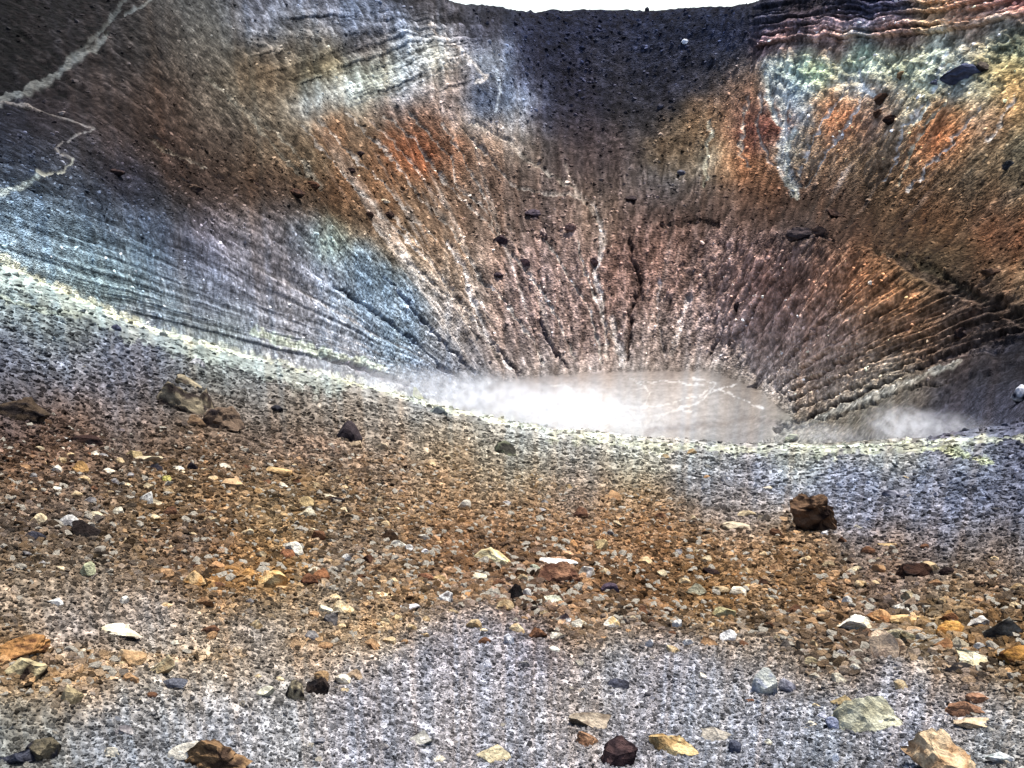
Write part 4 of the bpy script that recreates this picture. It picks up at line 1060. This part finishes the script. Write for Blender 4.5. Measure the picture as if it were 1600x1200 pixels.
brown = (base[..., 0] - base[..., 2]) / np.maximum(base.mean(-1), 1e-4)
def sample(n, mask, weight=None):
    r_, c_ = np.nonzero(mask)
    w = np.ones(len(r_)) if weight is None else weight[r_, c_]
    k = rng.choice(len(r_), size=n, p=w / w.sum())
    r_, c_ = r_[k], c_[k]
    r2 = np.minimum(r_ + 1, NR - 1); t = rng.random(n)[:, None]
    P = np.stack([VX[r_, c_], VY[r_, c_], VZ[r_, c_]], -1) * (1 - t) + np.stack([VX[r2, c_], VY[r2, c_], VZ[r2, c_]], -1) * t
    return r_, c_, P
def sizes(base_sz, n, flat=(0.4, 0.8)):
    s = base_sz[:, None] * np.stack([rng.uniform(.75, 1.3, n), rng.uniform(.65, 1.1, n), rng.uniform(flat[0], flat[1], n)], -1)
    return s * 0.5
frame = (PX > -140) & (PX < 1740) & (PY > -60) & (PY < 1270)
nearm = (GK < 1) & frame & (GD > 1.0)
lipband = nearm & (GD < 46)
# coarse rubble where the ground is brown
bw = sstep(0.4, 0.85, brown)
patch = sstep(-0.35, 0.5, fbm(GX / 1.1, GY / 1.1, 401, 3))
clus = np.clip(blob(400, 895, 150, 25) + blob(860, 920, 170, 55) + blob(1420, 985, 220, 50) + 0.6 * blob(130, 830, 160, 40) + 0.5 * blob(480, 790, 140, 40) + 0.4 * blob(120, 1040, 120, 25), 0, 1)
n = 34000
r_, c_, P = sample(n, nearm & (GD < 22), (1 + 0.8 * clus) * (bw * (0.3 + patch) * sstep(2.6, 3.8, GD)) + 0.006)
px_ = pxm[r_, c_] / 1.6
sz = px_ * (4.2 + 15 * rng.random(n) ** 3) * np.clip(0.75 + 0.3 * (PY[r_, c_] - 700) / 300, 0.6, 1.15) * (0.85 + 0.55 * clus[r_, c_])
col = ALB[r_, c_]
pick = rng.random(n)
v = np.where(pick < .30, rng.uniform(1.3, 2.1, n), np.where(pick < .82, rng.uniform(.8, 1.25, n), rng.uniform(.22, .6, n)))[:, None]
warm = rng.uniform(-.16, .16, n)
col = col * v * np.stack([1 + warm * .6, 1 + warm * .05, 1 - warm], -1)
isw = (rng.random(n) < .15)[:, None]; col = np.where(isw, lin((236, 226, 206)) * 1.0 / 2.25 * 1.1, col)
strew("rubble", "brown and tan broken rubble covering the near slope", "rubble", P + np.array([0, 0, 1.0]) * (sz * 0.12)[:, None], sizes(sz, n), col)
# fine gravel everywhere on the near slope
n = 150000
r_, c_, P = sample(n, nearm & (GD < 30))
px_ = pxm[r_, c_] / 1.6
sz = px_ * (2.7 + 7.5 * rng.random(n) ** 3.2)
pick = rng.random(n)
v = np.where(pick < .36, rng.uniform(1.2, 1.75, n), np.where(pick < .76, rng.uniform(.8, 1.2, n), rng.uniform(.28, .6, n)))[:, None]
col = ALB[r_, c_] * v
strew("gravel", "fine grey and brown gravel spread over the near slope", "gravel", P + np.array([0, 0, 1.0]) * (sz * 0.1)[:, None], sizes(sz, n, (.5, .9)), col)
# cinder blocks towards the lip
n = 15000
r_, c_, P = sample(n, nearm & (GD > 12))
px_ = pxm[r_, c_] / 1.6
sz = px_ * (3.0 + 9 * rng.random(n) ** 4)
v = np.where(rng.random(n) < .5, rng.uniform(1.1, 1.5, n), rng.uniform(.3, .8, n))[:, None]
strew("cinders", "grey-blue cinders strewn below the steaming lip", "cinders", P, sizes(sz, n), ALB[r_, c_] * v)
# scree on the walls
n = 22000
wallm = (GK > 2.9) & (GK < 6.98) & frame & (onfloor < .5) & (F_path < .3)
wgt = 0.2 + 1.2 * sstep(3.8, 4.1, GK) * (1 - sstep(5, 5.3, GK)) + 0.5 * bowl + 0.8 * sstep(0.3, 1, blob(450, 280, 260, 60)) - 0.0
r_, c_, P = sample(n, wallm, wgt)
px_ = pxm[r_, c_] / 1.6
sz = px_ * (1.7 + 6.0 * rng.random(n) ** 6)
v = np.where(rng.random(n) < .72, rng.uniform(1.6, 4.5, n), rng.uniform(.8, 1.2, n))[:, None]
strew("scree", "scattered blocks and scree on the crater wall", "scree", P, sizes(sz, n, (.5, .9)), ALB[r_, c_] * v)

# ------------------------------------------------------------------ steam along the lip
def steam_mat(name, dens, scale, lo, hi, seed):
    m = bpy.data.materials.new(name); m.use_nodes = True
    nt = m.node_tree; nt.nodes.clear()
    N, L = nt.nodes.new, nt.links.new
    out = N("ShaderNodeOutputMaterial"); pv = N("ShaderNodeVolumePrincipled")
    pv.inputs["Color"].default_value = (0.97, 0.98, 1.0, 1); pv.inputs["Anisotropy"].default_value = 0.3
    tc = N("ShaderNodeTexCoord")
    ln = N("ShaderNodeVectorMath"); ln.operation = 'LENGTH'; L(tc.outputs["Object"], ln.inputs[0])
    fall = N("ShaderNodeMapRange"); fall.interpolation_type = 'SMOOTHSTEP'
    fall.inputs["From Min"].default_value = 1.0; fall.inputs["From Max"].default_value = 0.15; fall.inputs["To Min"].default_value = 0; fall.inputs["To Max"].default_value = 1
    L(ln.outputs["Value"], fall.inputs["Value"])
    geo = N("ShaderNodeNewGeometry")
    nz = N("ShaderNodeTexNoise"); nz.noise_dimensions = '4D'; nz.inputs["W"].default_value = seed; nz.inputs["Scale"].default_value = scale; nz.inputs["Detail"].default_value = 4; nz.inputs["Roughness"].default_value = 0.6
    L(geo.outputs["Position"], nz.inputs["Vector"])
    mr = N("ShaderNodeMapRange"); mr.inputs["From Min"].default_value = lo; mr.inputs["From Max"].default_value = hi; mr.inputs["To Min"].default_value = 0; mr.inputs["To Max"].default_value = dens
    L(nz.outputs["Fac"], mr.inputs["Value"])
    mu = N("ShaderNodeMath"); mu.operation = 'MULTIPLY'; L(fall.outputs[0], mu.inputs[0]); L(mr.outputs[0], mu.inputs[1])
    L(mu.outputs[0], pv.inputs["Density"]); L(pv.outputs[0], out.inputs["Volume"])
    return m
def steam(px, py, d, rx_, ry_, rz_, dens, label, seed, lo=0.42, hi=0.6):
    a, te = pix_dir(px, py)
    loc = (d * math.sin(a), d * math.cos(a), EYE + d * float(te))
    bm = bmesh.new(); bmesh.ops.create_icosphere(bm, subdivisions=3, radius=1.0)
    me = bpy.data.meshes.new("steam_plume"); bm.to_mesh(me); bm.free()
    me.materials.append(steam_mat("steam", dens, 3.2 / rz_, lo, hi, seed))
    o = bpy.data.objects.new("steam_plume", me); SC.collection.objects.link(o)
    o.location = loc; o.scale = (rx_, ry_, rz_); o.rotation_euler = (0, 0, -float(a))
    o["label"] = label; o["category"] = "steam"
    return o
steam(610, 599, 60, 7.0, 4.0, 1.2, 0.351, "low white steam hugging the lip left of the pit", 1.0)
steam(740, 620, 60, 6.0, 5.0, 2.0, 0.468, "dense white steam rising in front of the foot of the blue slope", 2.0)
steam(870, 638, 64, 8.0, 6.0, 2.5, 0.37, "broad white steam drifting over the left of the crater floor", 3.0)
steam(1000, 660, 62, 7.0, 5.0, 1.5, 0.176, "thin steam veil over the near edge of the crater floor", 4.0)
steam(470, 578, 56, 6.0, 3.0, 0.75, 0.195, "faint steam wisp on the sulphur crust at the left", 5.0)
steam(1415, 668, 54, 3.0, 2.5, 1.6, 0.507, "white steam puff rising from the right lip", 6.0)
steam(1485, 668, 55, 3.0, 2.0, 1.2, 0.312, "bluish steam drifting right of the puff on the right lip", 7.0)
steam(1290, 680, 52, 4.5, 2.0, 0.8, 0.273, "low thin steam left of the puff on the right lip", 8.0)
